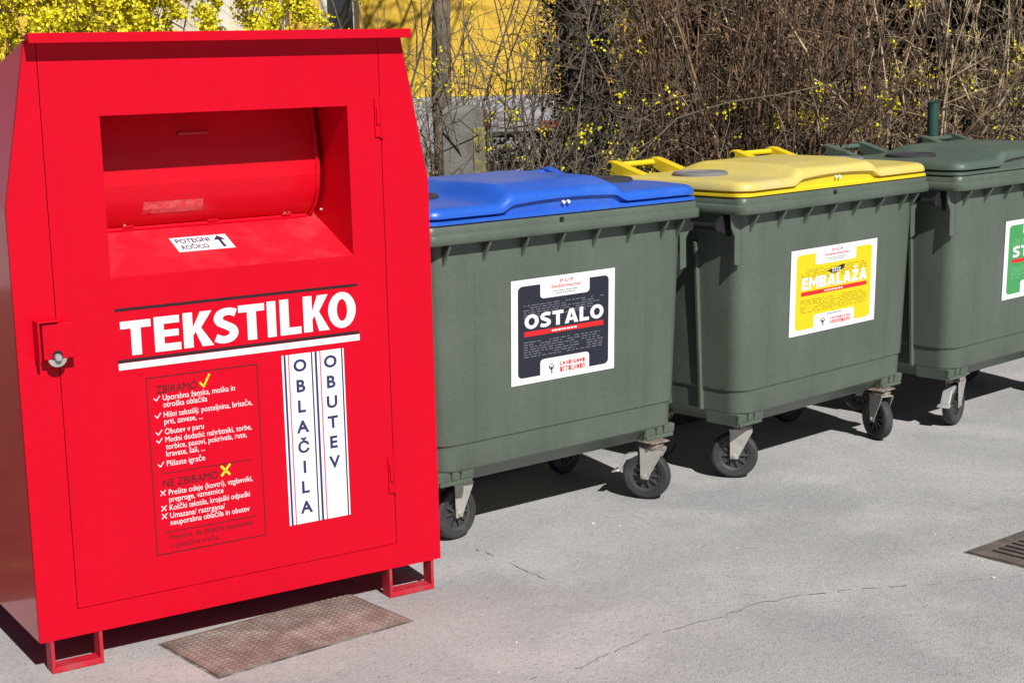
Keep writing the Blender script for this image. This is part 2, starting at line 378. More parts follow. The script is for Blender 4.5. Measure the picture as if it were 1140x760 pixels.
# cracks and a joint in the asphalt
def crack(name, pts, w, seed):
    r = random.Random(seed); b = MB(); P = []
    for (xa, ya), (xb, yb) in zip(pts[:-1], pts[1:]):
        L = math.hypot(xb - xa, yb - ya); n = max(2, int(L / 0.03))
        for k in range(n):
            t = k / n; P.append(Vector((xa + (xb - xa) * t + r.gauss(0, .005), ya + (yb - ya) * t + r.gauss(0, .005), 0.003)))
    P.append(Vector((*pts[-1], 0.003)))
    for a, c in zip(P[:-1], P[1:]):
        if r.random() < 0.30: continue
        t = (c - a).normalized(); n = Vector((-t.y, t.x, 0)); w0 = w * r.uniform(.25, 1); w1 = w * r.uniform(.25, 1)
        b.quadface(a - n * w0, c - n * w1, c + n * w1, a + n * w0)
    o = b.build(name, M['crack']); o['kind'] = 'structure'

def G(x, y, z=0.0):            # a photo point laid on the ground, used once to survey where flat ground marks lie
    d = _F + _R2 * ((x - 570) / F_PX) - _U2 * ((y - 380) / F_PX)
    t = (z - CAM_H) / d.z
    return (d.x * t, d.y * t)
crack('pavement_joint', [G(*q) for q in ((590, 757), (648, 742), (720, 708), (790, 690), (842, 671), (900, 662), (950, 656))], 0.0030, 3)
crack('pavement_joint', [G(*q) for q in ((950, 656), (1040, 650), (1140, 640), (1300, 628))], 0.0025, 4)
crack('pavement_crack', [G(*q) for q in ((524, 608), (560, 624), (585, 635), (612, 648))], 0.0032, 5)

# ------------------------------------------------------------------ red textile container
RO = Vector((-1.4288, 4.5307, 0)); RA = 0.5641
RW, RD, ZB, ZT, ZK, RB = 1.379, 1.02, 0.1046, 1.8708, 1.40, 0.0868
rw = Vector((math.cos(RA), math.sin(RA), 0)); rb = Vector((-rw.y, rw.x, 0))
red = empty('clothes_container', RO + rw * RW / 2 + rb * RD / 2, RA)
tag(red, 'large red metal clothes collection container with white TEKSTILKO lettering', 'container')
ROFF = (-RW / 2, -RD / 2, 0)
hexa = [(0, ZB), (RW, ZB), (RW, ZK), (RW - RB, ZT), (RB, ZT), (0, ZK)]
OU1, OU2, OZ1, OZ2 = 0.290, 1.093, 1.652, 1.176
DU1, DU2, DZ = 0.1203, 1.2095, 0.190
DTOP = 1.868
def xat(z):   # inset of the outline at height z
    return 0 if z <= ZK else RB * (z - ZK) / (ZT - ZK)
b = MB()      # hollow outer shell: sides, back, bottom, roof falling to the back; front frame around the door
ZT2 = 1.575
XB2 = RB * (ZT2 - ZK) / (ZT - ZK)
hexb = [(0, ZB), (RW, ZB), (RW, ZK), (RW - XB2, ZT2), (XB2, ZT2), (0, ZK)]
n6 = len(hexa)
for k in range(n6):
    p, q = hexa[k], hexa[(k + 1) % n6]; p2, q2 = hexb[k], hexb[(k + 1) % n6]
    if k in (1, 2, 4, 5): continue
    b.quadface((p[0], 0.0128, p[1]), (q[0], 0.0128, q[1]), (q2[0], RD, q2[1]), (p2[0], RD, p2[1]))
b.quadface(*[(p[0], RD, p[1]) for p in hexb])
fr = [(0, ZB), (RW, ZB), (RW, ZK), (RW - RB, ZT), (RB, ZT), (0, ZK)]
g = 0.0022
frame_poly = [(0, ZB), (RW, ZB), (RW, ZK), (RW - xat(ZT), ZT), (DU2 + g, ZT), (DU2 + g, DZ - g), (DU1 - g, DZ - g), (DU1 - g, ZT), (RB, ZT), (0, ZK)]
b.prism(frame_poly, lambda p: (p[0], 0.0, p[1]), lambda p: (p[0], 0.0125, p[1]))
b.build('body', M['red'], red, ROFF)
b = MB()      # dark backing seen in the door gap
b.box(DU1 - 0.02, OU1 - 0.003, 0.014, 0.016, DZ - 0.02, ZT - 0.01); b.box(OU2 + 0.003, DU2 + 0.02, 0.014, 0.016, DZ - 0.02, ZT - 0.01)
b.box(OU1 - 0.003, OU2 + 0.003, 0.0141, 0.016, DZ - 0.02, OZ2 - 0.01)
b.build('door_seal', M['dark'], red, ROFF)
# door with its opening
for ks in ((1, 2), (4, 5)):
    b = MB()
    for k in ks:
        p, q = hexa[k], hexa[(k + 1) % n6]; p2, q2 = hexb[k], hexb[(k + 1) % n6]
        b.quadface((p[0], 0.0128, p[1]), (q[0], 0.0128, q[1]), (q2[0], RD, q2[1]), (p2[0], RD, p2[1]))
    b.build('side_panel', M['red_gloss'], red, ROFF)
door = MB()
o4 = [(DU1, DZ), (DU2, DZ), (DU2, DTOP), (DU1, DTOP)]; i4 = [(OU1, OZ2), (OU2, OZ2), (OU2, OZ1), (OU1, OZ1)]
for yy in (0.0, 0.012):
    for k in range(4):
        j = (k + 1) % 4
        door.quadface((o4[k][0], yy, o4[k][1]), (o4[j][0], yy, o4[j][1]), (i4[j][0], yy, i4[j][1]), (i4[k][0], yy, i4[k][1]))
for k in range(4):
    j = (k + 1) % 4
    door.quadface((o4[k][0], 0, o4[k][1]), (o4[j][0], 0, o4[j][1]), (o4[j][0], .012, o4[j][1]), (o4[k][0], .012, o4[k][1]))
# recess: two cheeks, ceiling
RDp = 0.42
for u in (OU1, OU2):
    door.quadface((u, 0, OZ2), (u, 0, OZ1), (u, RDp, OZ1), (u, RDp, OZ2))
door.quadface((OU1, 0, OZ1), (OU2, 0, OZ1), (OU2, RDp, OZ1), (OU1, RDp, OZ1))
door.build('door', M['red'], red, ROFF)
RS = (1.288 - OZ2) / 0.268
b = MB(); b.quadface((OU1, 0, OZ2), (OU2, 0, OZ2), (OU2, .30, OZ2 + RS * .30), (OU1, .30, OZ2 + RS * .30))
b.build('chute_ramp', M['red_dust'], red, ROFF)
prof = [(.40, 1.262), (.320, 1.272), (.268, 1.291), (.232, 1.320), (.208, 1.352), (.194, 1.390), (.188, 1.430), (.189, 1.475), (.196, 1.530), (.207, 1.590), (.216, 1.630), (.225, 1.66)]
b = MB()
de = OU2 - 0.014
for (y0, z0), (y1, z1) in zip(prof[:-1], prof[1:]):
    b.quadface((OU1 + .004, y0, z0), (de, y0, z0), (de, y1, z1), (OU1 + .004, y1, z1))
b.quadface(*([(de, y, z) for y, z in prof] + [(de, .40, 1.66)]))
bm_dr = b.build('drum', M['red_drum'], red, ROFF, smooth=60)
dm = bm_dr
bmx = bmesh.new(); bmx.from_mesh(dm.data); bmesh.ops.remove_doubles(bmx, verts=bmx.verts, dist=1e-5); bmx.to_mesh(dm.data); bmx.free()
dm.data.set_sharp_from_angle(angle=math.radians(60))
b = MB()      # raised end rim of the drum
rim_pts = [(de - 0.012, y - .004, z) for y, z in prof[2:]]
b.tube(rim_pts, 0.005, 0.005, 6)
b.build('drum_edge', M['red_drum'], dm, ROFF, smooth=50)
b = MB(); b.box(0.60, 0.70, 0.190, 0.204, 1.577, 1.586)
b.build('drum_slot', M['red_foot'], dm, ROFF, bevel=0.002)
b = MB()      # hinge rod under the drum with clips
b.tube([(OU1 + .005, .262, 1.2905), (OU2 - .04, .262, 1.2905)], 0.0085, sides=10)
for u in (0.44, 0.72, 0.98): b.box(u - .018, u + .018, .250, .268, 1.296, 1.306)
b.build('hinge_rod', M['red'], red, ROFF, smooth=40)
for u, y, z in ((0.425, .252, 1.305), (0.97, .252, 1.305), (0.985, .252, 1.307), (1.088, .22, 1.31)):
    b = MB(); b.tube([(u, y, z), (u + .006, y - .004, z)], 0.004, sides=8)
    b.build('bolt', M['steel'], red, ROFF, smooth=40)
b = MB(); b.prism([(-.055, 1.861), (-.050, 1.861), (-.050, 1.873), (.030, 1.8735), (.030, 1.880), (-.055, 1.890)], lambda p: (RB - 0.003, p[0], p[1]), lambda p: (RW - RB + 0.012, p[0], p[1]))
roof = b.build('roof', M['red'], red, ROFF, bevel=0.002)
for sx in (0, 1):       # bent strip feet, front and back
    for yy in (0.0, RD - 0.06):
        f = MB(); u0, u1 = (0.031, 0.190) if sx == 0 else (1.180, 1.352); t = 0.011
        f.box(u0, u0 + t, yy + .002, yy + .058, 0, ZB - .0005); f.box(u1 - t, u1, yy + .002, yy + .058, 0, ZB - .0005)
        f.box(u0 + t, u1 - t, yy + .002, yy + .058, 0.001, t + .008)
        f.build('foot', M['red_foot'], red, ROFF, bevel=0.0015)
for z0, z1 in ((1.545, 1.678), (0.363, 0.495)):
    h = MB(); h.tube([(1.2105, -.004, z0), (1.2105, -.004, z1)], 0.0065, sides=8)
    h.box(1.188, 1.208, -.006, -.001, z0 + .004, z1 - .004); h.box(1.192, 1.203, -.012, -.006, z0 + .045, z1 - .03)
    h.build('hinge', M['red'], red, ROFF, bevel=0.0015)
lock = MB()       # lock shroud: hood box plus outer lip plate
lock.prism([(0.064, 0.961), (0.158, 0.961), (0.158, 1.067), (0.064, 1.067)], lambda p: (p[0], -0.042, p[1]), lambda p: (p[0], -.001, p[1]))
lock.prism([(0.049, 0.958), (0.057, 0.958), (0.057, 1.070), (0.112, 1.070), (0.112, 1.077), (0.049, 1.077)], lambda p: (p[0], -0.050, p[1]), lambda p: (p[0], -.001, p[1]))
lk = lock.build('lock_shroud', M['red'], red, ROFF, bevel=0.003)
cu_, cz_ = 0.104, 0.966
N = 28
lkp = MB(); lkp.prism([(cu_ + .027 * math.cos(2 * math.pi * k / N), cz_ - .004 + .024 * math.sin(2 * math.pi * k / N)) for k in range(N)], lambda p: (p[0], -.0405, p[1]), lambda p: (p[0], -.034, p[1]))
lkp.build('lock_plate', M['zinc'], lk, ROFF, smooth=40)
kh = MB(); kh.prism([(cu_ - .0155, .9612), (cu_ + .0155, .9612), (cu_ + .0155, .972)] + [(cu_ + .0155 * math.cos(q), .972 + .0155 * math.sin(q)) for q in (.5, 1.0, 1.57, 2.1, 2.6)] + [(cu_ - .0155, .972)], lambda p: (p[0], -.0432, p[1]), lambda p: (p[0], -.0425, p[1]))
kh.build('lock_hole', M['dark'], lk, ROFF)
kn = MB(); kn.tube([(cu_, -.042, .967), (cu_, -.052, .967), (cu_, -.055, .967)], 0.0115, 0.009, 16); kn.build('lock_cylinder', M['steel'], lk, ROFF, smooth=40)

# --- print on the front
def RF(y): return lambda u, z: (u + ROFF[0], y + ROFF[1], z)
TK = [('T', 80, 290), ('E', 312, 495), ('K', 516, 730), ('S', 738, 912), ('T', 918, 1112), ('I', 1131, 1197), ('L', 1228, 1388), ('K', 1408, 1608), ('O', 1602, 1820)]
mapu = lambda x: 0.308 + (x - 80) * (1.0925 - 0.308) / (1820 - 80)
base = Flat(RF(-0.0014)); heavy_word(base, [], 0, 0, 0, 0)
for ch, a_, c_ in TK:
    t_ = (a_ - 80) / 1600
    glyph(base, ch, mapu(a_), mapu(c_), 0.9385 + .006 * t_, 1.043 + .019 * t_, 0.0305, 0.0225)
title = base.build('title_lettering', M['white'], red)
for za, zb in ((1.0745, 1.0835), (0.919, 0.9285)):
    s = Flat(RF(-0.0011)); s.rect(0.294, 1.102, za, zb); s.build('black_rule', M['black_print'], title)
s = Flat(RF(-0.0012)); s.rect(0.296, 1.103, 0.897, 0.917); s.build('white_rule', M['white'], title)
# list of what is collected
u0, u1, z0, z1 = 0.376, 0.741, 0.305, 0.864
s = Flat(RF(-0.0011)); w = 0.0032
s.rect(u0, u1, z1 - w, z1); s.rect(u0, u1, z0, z0 + w); s.rect(u0, u0 + w, z0 + w, z1 - w); s.rect(u1 - w, u1, z0 + w, z1 - w)
H = z1 - z0
s.rect(u0 + .03, u1 - .035, z0 + H * .455, z0 + H * .455 + w * .8); s.rect(u0 + .03, u1 - .03, z0 + H * .122, z0 + H * .122 + w * .8)
box = s.build('notice_frame', M['thin_black'], red)
s = Flat(RF(-0.0012))
s.text('ZBIRAMO', u0 + .030, u0 + .162, z0 + H * .906, z0 + H * .949, bold=0.0)
s.build('notice_heading', M['black_print'], box); s = Flat(RF(-0.0012))
s.text('NE ZBIRAMO', u0 + .034, u0 + .213, z0 + H * .380, z0 + H * .424, bold=0.0)
s.build('notice_heading', M['black_print'], box); s = Flat(RF(-0.0012))
s.text('Prosimo, da oblačila zapakirate', u0 + .045, u1 - .045, z0 + H * .078, size=0.024)
s.text('v plastične vreče.', u0 + .045, u0 + .205, z0 + H * .030, size=0.024)
s.build('notice_footer', M['thin_black'], box)
s = Flat(RF(-0.0012))
LN = [('Uporabna ženska, moška in', .865, .235, 1), ('otroška oblačila', .826, .142, 0), ('Hišni tekstilij: posteljnina, brisače,', .770, .290, 1), ('prti, zavese, ...', .731, .124, 0),
      ('Obutev v paru', .675, .126, 1), ('Modni dodatki: nahrbtniki, torbe,', .630, .284, 1), ('torbice, pasovi, pokrivala, rute,', .590, .266, 0), ('kravate, šali, ...', .550, .125, 0),
      ('Plišaste igrače', .496, .124, 1),
      ('Prešite odeje (kovtri), vzglavniki,', .332, .278, 2), ('preproge, vzmetnice', .292, .178, 0), ('Koščki tekstila, krojaški odpadki', .245, .266, 2), ('Umazana/ raztrgana/', .200, .180, 2), ('neuporabna oblačila in obutev', .160, .262, 0)]
for body, fz, wd, mark in LN:
    if body.startswith('Pre'): s.build('notice_text', M['white'], box); s = Flat(RF(-0.0012))
    zz = z0 + H * fz
    s.text(body, u0 + .050, u0 + .050 + wd, zz, size=0.0256, bold=0.0)
    if mark == 1: s.stroke([(u0 + .022, zz + .009), (u0 + .029, zz + .001), (u0 + .040, zz + .015)], 0.0028)
    if mark == 2: s.stroke([(u0 + .024, zz + .002), (u0 + .040, zz + .017)], .0028); s.stroke([(u0 + .025, zz + .017), (u0 + .038, zz + .002)], .0028)
s.build('notice_text', M['white'], box)
s = Flat(RF(-0.0012)); zz = z0 + H * .925; s.stroke([(u0 + .172, zz + .006), (u0 + .183, zz - .008), (u0 + .203, zz + .028)], .0065); s.build('tick_mark', M['yellow_print'], box)
s = Flat(RF(-0.0012)); zz = z0 + H * .395; s.stroke([(u0 + .226, zz - .002), (u0 + .254, zz + .030)], .007); s.stroke([(u0 + .226, zz + .027), (u0 + .252, zz - .001)], .007); s.build('cross_mark', M['lime_print'], box)
# vertical strips OBLACILA / OBUTEV
su0, su1, sz0, sz1 = 0.824, 1.043, 0.320, 0.878
s = Flat(RF(-0.0010)); s.rect(su0, su1, sz0, sz1); strip = s.build('word_strip', M['white'], red)
SW = su1 - su0
for a, c in ((.03, .062), (.465, .488), (.525, .560), (.955, .978)):
    s = Flat(RF(-0.0016)); s.rect(su0 + SW * a, su0 + SW * c, sz0, sz1); s.build('navy_line', M['navy'], strip)
for word, cx in (('OBLAČILA', .285), ('OBUTEV', .775)):
    for k, ch in enumerate(word):
        s = Flat(RF(-0.0016))
        zc = sz1 - (sz1 - sz0) * (.068 + .1195 * k); hh = .0205
        V, Fs = text_geo(ch, 0.032)
        wd = (max(p[0] for p in V) - min(p[0] for p in V)) * .058
        cxx = su0 + SW * cx
        top = zc + hh * (1.52 if ch == 'Č' else 1)
        s.text(ch, cxx - wd / 2, cxx + wd / 2, zc - hh, top, bold=0.032)
        s.build('strip_letter', M['navy'], strip)
for a, c in ((.098, .118), (.602, .622)):
    s = Flat(RF(-0.0016)); s.rect(su0 + SW * a, su0 + SW * c, sz0, sz1); s.build('pink_line', M['pink'], strip)
# sticker on the ramp and a worn one on the drum
def ramp(u, t, e=.0015): return (u + ROFF[0], .268 * t + ROFF[1] - e * .3, OZ2 + (1.288 - OZ2) * t + e)
s = Flat(lambda u, t: ramp(u, t)); s.rect(0.548, 0.735, 0.40, 0.72); stk = s.build('handle_sticker', M['white'], red)
s = Flat(lambda u, t: ramp(u, t, .0022))
s.text('POTEGNI', 0.560, 0.672, 0.585, 0.680, bold=0.02); s.text('ROČICO', 0.566, 0.655, 0.445, 0.565, bold=0.02)
s.stroke([(0.704, 0.44), (0.704, 0.62)], .010); s.poly([(0.684, 0.60), (0.724, 0.60), (0.704, 0.70)])
s.build('sticker_lettering', M['navy'], stk)
def drum_y(z):
    for (ya, za), (yb, zb) in zip(prof[:-1], prof[1:]):
        if za <= z <= zb: return ya + (yb - ya) * (z - za) / (zb - za)
s = Flat(lambda u, z: (u + ROFF[0], drum_y(z) - .0012 + ROFF[1], z))
for za, zb in ((1.338, 1.352), (1.352, 1.376)): s.rect(0.475, 0.672, za, zb)
s.build('worn_sticker', M['faded'], dm)

# ------------------------------------------------------------------ wheeled bins
BW, BD = 1.37, 0.78
BOFF = (-BW / 2, -BD / 2, 0)
def sm(a, c, x):
    t = max(0, min(1, (x - a) / (c - a))); return t * t * (3 - 2 * t)
def hump(u): return sm(.335, .405, u) * (1 - sm(.895, .97, u))
def hump_lip(u): return hump(u) * (0.62 + 0.38 * max(0, 1 - ((u - .66) / .30) ** 2))

def bin_body(root):
    b = MB()
    secs = [(.060, .250, .18, .05), (.180, .252, .11, .06), (.291, .086, .085, .075), (.396, .078, .078, .075), (.400, .075, .075, .075), (.404, .072, .072, .075), (1.0, .056, .054, .07), (1.160, .050, .050, .07)]
    secs = [(.235, .165, .16, .06), (.296, .090, .088, .075), (.303, .084, .083, .075), (.3975, .0805, .0795, .075), (.4005, .0745, .0735, .075), (1.0, .055, .054, .07), (1.160, .050, .050, .07)]
    b.loft([rrect(iu, BW - iu, idp, BD - idp, r, z, 6) for z, iu, idp, r in secs])
    def dz(z):  # front inset at height z
        for (za, ia, da, _), (zb, ib, db, _) in zip(secs[:-1], secs[1:]):
            if za <= z <= zb: return da + (db - da) * (z - za) / (zb - za)
        return secs[-1][2]
    def uz(z):
        for (za, ia, da, _), (zb, ib, db, _) in zip(secs[:-1], secs[1:]):
            if za <= z <= zb: return ia + (ib - ia) * (z - za) / (zb - za)
        return secs[-1][1]
    # stiffening fins under the rim (front and back)
    for u in (.11, .29, .47, .645, .82, 1.0, 1.18, 1.27):
        for side in (0, 1):
            fy = (lambda y: y) if side == 0 else (lambda y: BD - y)
            b.prism([(dz(1.15) + .01, 1.152), (.006, 1.152), (.010, 1.135), (dz(1.07) + .006, 1.058)], lambda p: (u - .006, fy(p[0]), p[1]), lambda p: (u + .006, fy(p[0]), p[1]))
    # faint vertical creases on the front
    for u in (.247, 1.10):
        b.prism([(u - .004, 0), (u + .004, 0)], lambda p: (p[0], dz(.41) - .0012, .41), lambda p: (p[0], dz(1.0) - .0012, 1.0)) if False else None
        b.quadface((u - .003, dz(.41) + .001, .41), (u, dz(.41) - .0016, .41), (u, dz(1.04) - .0016, 1.04), (u - .003, dz(1.04) + .001, 1.04))
        b.quadface((u + .003, dz(.41) + .001, .41), (u, dz(.41) - .0016, .41), (u, dz(1.04) - .0016, 1.04), (u + .003, dz(1.04) + .001, 1.04))
    # rib up the middle of each side, and corner flanges below the rim
    for side in (0, 1):
        fu = (lambda u: u) if side == 0 else (lambda u: BW - u)
        for yy in (.29, .47):
            b.prism([(yy - .008, .30), (yy + .008, .30), (yy + .008, 1.02), (yy - .008, 1.02)],
                    lambda p: (fu(uz(p[1]) - .020), p[0], p[1]), lambda p: (fu(uz(p[1]) + .01), p[0], p[1]))
        for y0, y1 in ((.070, .078), (BD - .078, BD - .070)):
            b.prism([(.065, 1.152), (.004, 1.152), (.010, 1.09), (.030, 1.055), (.030, .94), (.064, .93)], lambda p: (fu(p[0]), y0, p[1]), lambda p: (fu(p[0]), y1, p[1]))
        b.prism([(.052, 1.152), (.008, 1.152), (.014, 1.10), (.050, 1.085)], lambda p: (fu(p[0]), .105, p[1]), lambda p: (fu(p[0]), BD - .20, p[1])) if False else None
    # castor housings with slots
    for uc in (.165, BW - .165):
        for back in (0, 1):
            fy = (lambda y: y) if back == 0 else (lambda y: BD - y)
            for k, (a0, a1) in enumerate(((-.082, -.030), (-.018, .012), (.024, .082))):
                b.prism([(.102, .300), (.088, .296), (.094, .262), (.108, .258)], lambda p: (uc + a0, fy(p[0]), p[1]), lambda p: (uc + a1, fy(p[0]), p[1]))
            b.box(uc - .080, uc + .080, min(fy(.100), fy(.27)), max(fy(.100), fy(.27)), .247, .300)
            b.prism([(.090, .262), (.090, .247), (.27, .247), (.27, .262)], lambda p: (uc - .074, fy(p[0]), p[1]), lambda p: (uc + .074, fy(p[0]), p[1]))
    return b.build('body', M['green'], root, BOFF, bevel=0.003, seg=2)

def bin_rim(root):
    b = MB(); pr = [(.048, 1.149), (.003, 1.146), (.000, 1.150), (.000, 1.178), (.006, 1.1835), (.011, 1.185), (.012, 1.207), (.017, 1.212), (.06, 1.2125)]
    rings = [rrect(i, BW - i, i, BD - i, max(.012, .045 - i * .6), z, 6) for i, z in pr]
    b.loft(rings, True, True)
    o = b.build('rim', M['green'], root, BOFF, smooth=50)
    h = MB(); h.tube([(.628, .004, 1.196), (.628, .0128, 1.196)], .009, sides=14); h.build('plug', M['black_plastic'], o, BOFF, smooth=40)
    return o

def bin_lid(root, m_top, m_low, m_disc, m_handle, swell=0.0, drop=0.0):
    b = MB(); U0, U1, D0, D1 = .010, BW - .010, .006, BD - .01
    nu, nd = 130, 44
    def surf(u, d):
        s0 = min(u - U0, U1 - u, d - D0, D1 - d)
        # rounded corner distance
        r = .07; cu = min(u - U0, U1 - u); cd = min(d - D0, D1 - d)
        if cu < r and cd < r: s0 = r - math.hypot(r - cu, r - cd)
        h = hump(u)
        ff = 1 - sm(.52, .72, d)
        zt = 1.276 + .006 * sm(.0, .25, d) - .010 * sm(.60, .78, d) + h * (.032 + (.012 + swell) * sm(0, .16, d)) * (ff if swell == 0 else 1 - sm(.62, .76, d))
        ze = 1.246 + (hump_lip(u) * .036 * (1 - sm(.02, .12, d)))
        t = max(0, min(1, s0 / .040))
        return ze + (zt - ze) * math.sqrt(max(0, 1 - (1 - t) ** 2))
    def bpt(i, j):
        # param grid squeezed onto a rounded rectangle
        a = i / nu; c = j / nd
        a = .5 - .5 * math.cos(math.pi * a) if False else a
        u = U0 + (U1 - U0) * a; d = D0 + (D1 - D0) * (c ** 1.35 if c < 1 else 1)
        r = .07; du = r - min(u - U0, U1 - u); dd = r - min(d - D0, D1 - d)
        if du > 0 and dd > 0:
            q = math.hypot(du, dd); mxx = max(du, dd)
            k = mxx / q
            nu_, nd_ = du * k, dd * k
            u = (U0 + r - nu_) if u < .68 else (U1 - r + nu_); d = (D0 + r - nd_) if d < .4 else (D1 - r + nd_)
        return u, d
    idx = len(b.v)
    for j in range(nd + 1):
        for i in range(nu + 1):
            u, d = bpt(i, j); b.v.append((u, d, surf(u, d)))
    for j in range(nd):
        for i in range(nu):
            b.f.append((idx + j * (nu + 1) + i, idx + j * (nu + 1) + i + 1, idx + (j + 1) * (nu + 1) + i + 1, idx + (j + 1) * (nu + 1) + i))
    # lip turned under
    loop = [(i, 0) for i in range(nu)] + [(nu, j) for j in range(nd)] + [(i, nd) for i in range(nu, 0, -1)] + [(0, j) for j in range(nd, 0, -1)]
    top = [idx + j * (nu + 1) + i for i, j in loop]; cx, cy = BW / 2, BD / 2
    k0 = len(b.v)
    for t in top:
        x, y, z = b.v[t]; b.v.append((x, y, z - .006))
    k1 = len(b.v)
    for t in top:
        x, y, z = b.v[t]; b.v.append((cx + (x - cx) * .955, cy + (y - cy) * .92, z - .006))
    n = len(top)
    for e in range(n):
        f = (e + 1) % n
        b.f.append((top[e], top[f], k0 + f, k0 + e)); b.f.append((k0 + e, k0 + f, k1 + f, k1 + e))
    lid = b.build('lid', m_top, root, BOFF, smooth=55)
    # lower flange: a rounded ring whose front rises under the hump
    c = MB(); rings = []
    for ins, z, k in ((.05, 1.2145, 0), (.012, 1.2145, 0), (.009, 1.217, 0), (.010, 1.227, 0), (.026, 1.232, 0), (.034, 1.244, 1), (.075, 1.244, 1)):
        ring = []
        ring0 = rrect(ins, BW - ins, ins, BD - ins, .05, z, 6)
        # subdivide long edges so the front can rise
        for q in range(len(ring0)):
            p0, p1 = ring0[q], ring0[(q + 1) % len(ring0)]
            L = math.dist(p0, p1); nn = 40 if L > .5 else 1
            for e in range(nn):
                t = e / nn; u = p0[0] + (p1[0] - p0[0]) * t; d = p0[1] + (p1[1] - p0[1]) * t
                zz = z + (hump_lip(u) * .036 * (d < .2) if k else 0)
                dd = d - (hump(u) * .014 if (k and d < .2) else 0)
                ring.append((u, dd, zz))
        rings.append(ring)
    c.loft(rings, True, True)
    fl = c.build('flange', m_low, lid, BOFF, smooth=50)
    for du in (-.012, .012):
        h = MB(); h.tube([(.655 + du, .0195, 1.2585), (.655 + du, .010, 1.2575)], .0065, sides=10); h.build('rivet', M['white'], lid, BOFF, smooth=40)
    # vent discs on the low shoulders
    for uc in (.205, BW - .175):
        h = MB(); N = 28
        zc = surf(uc, .40)
        def ring(r, z): return [(uc + r * math.cos(2 * math.pi * k / N), .40 + r * math.sin(2 * math.pi * k / N), zc + z) for k in range(N)]
        h.loft([ring(.118, -.01), ring(.118, .010), ring(.110, .015), ring(.098, .015), ring(.092, .010), ring(.02, .011)], True, True)
        h.build('vent_disc', m_disc, lid, BOFF, smooth=40)
    # two handles at the hinge side
    for ua, uc in ((.115, .395), (.965, 1.245)):
        h = MB()
        for u in (ua, uc):
            prf = [(.58, 1.268), (.70, 1.302), (.80, 1.332)] + [(.822 + .022 * math.cos(q), 1.314 + .022 * math.sin(q)) for q in (1.4, .8, 0, -.8, -1.5)] + [(.76, 1.262), (.62, 1.255)]
            h.prism(prf, lambda p: (u - .024, p[0], p[1] - drop), lambda p: (u + .024, p[0], p[1] - drop))
        h.tube([(ua, .820, 1.313 - drop), (uc, .820, 1.313 - drop)], .0135, sides=12)
        h.build('hinge_handle', m_handle, lid, BOFF, bevel=0.003)
        q = MB(); q.tube([(ua - .0245, .820, 1.313 - drop), (ua - .0260, .820, 1.313 - drop)], .014, sides=14); q.build('handle_socket', M['black_plastic'], lid, BOFF)
    return lid

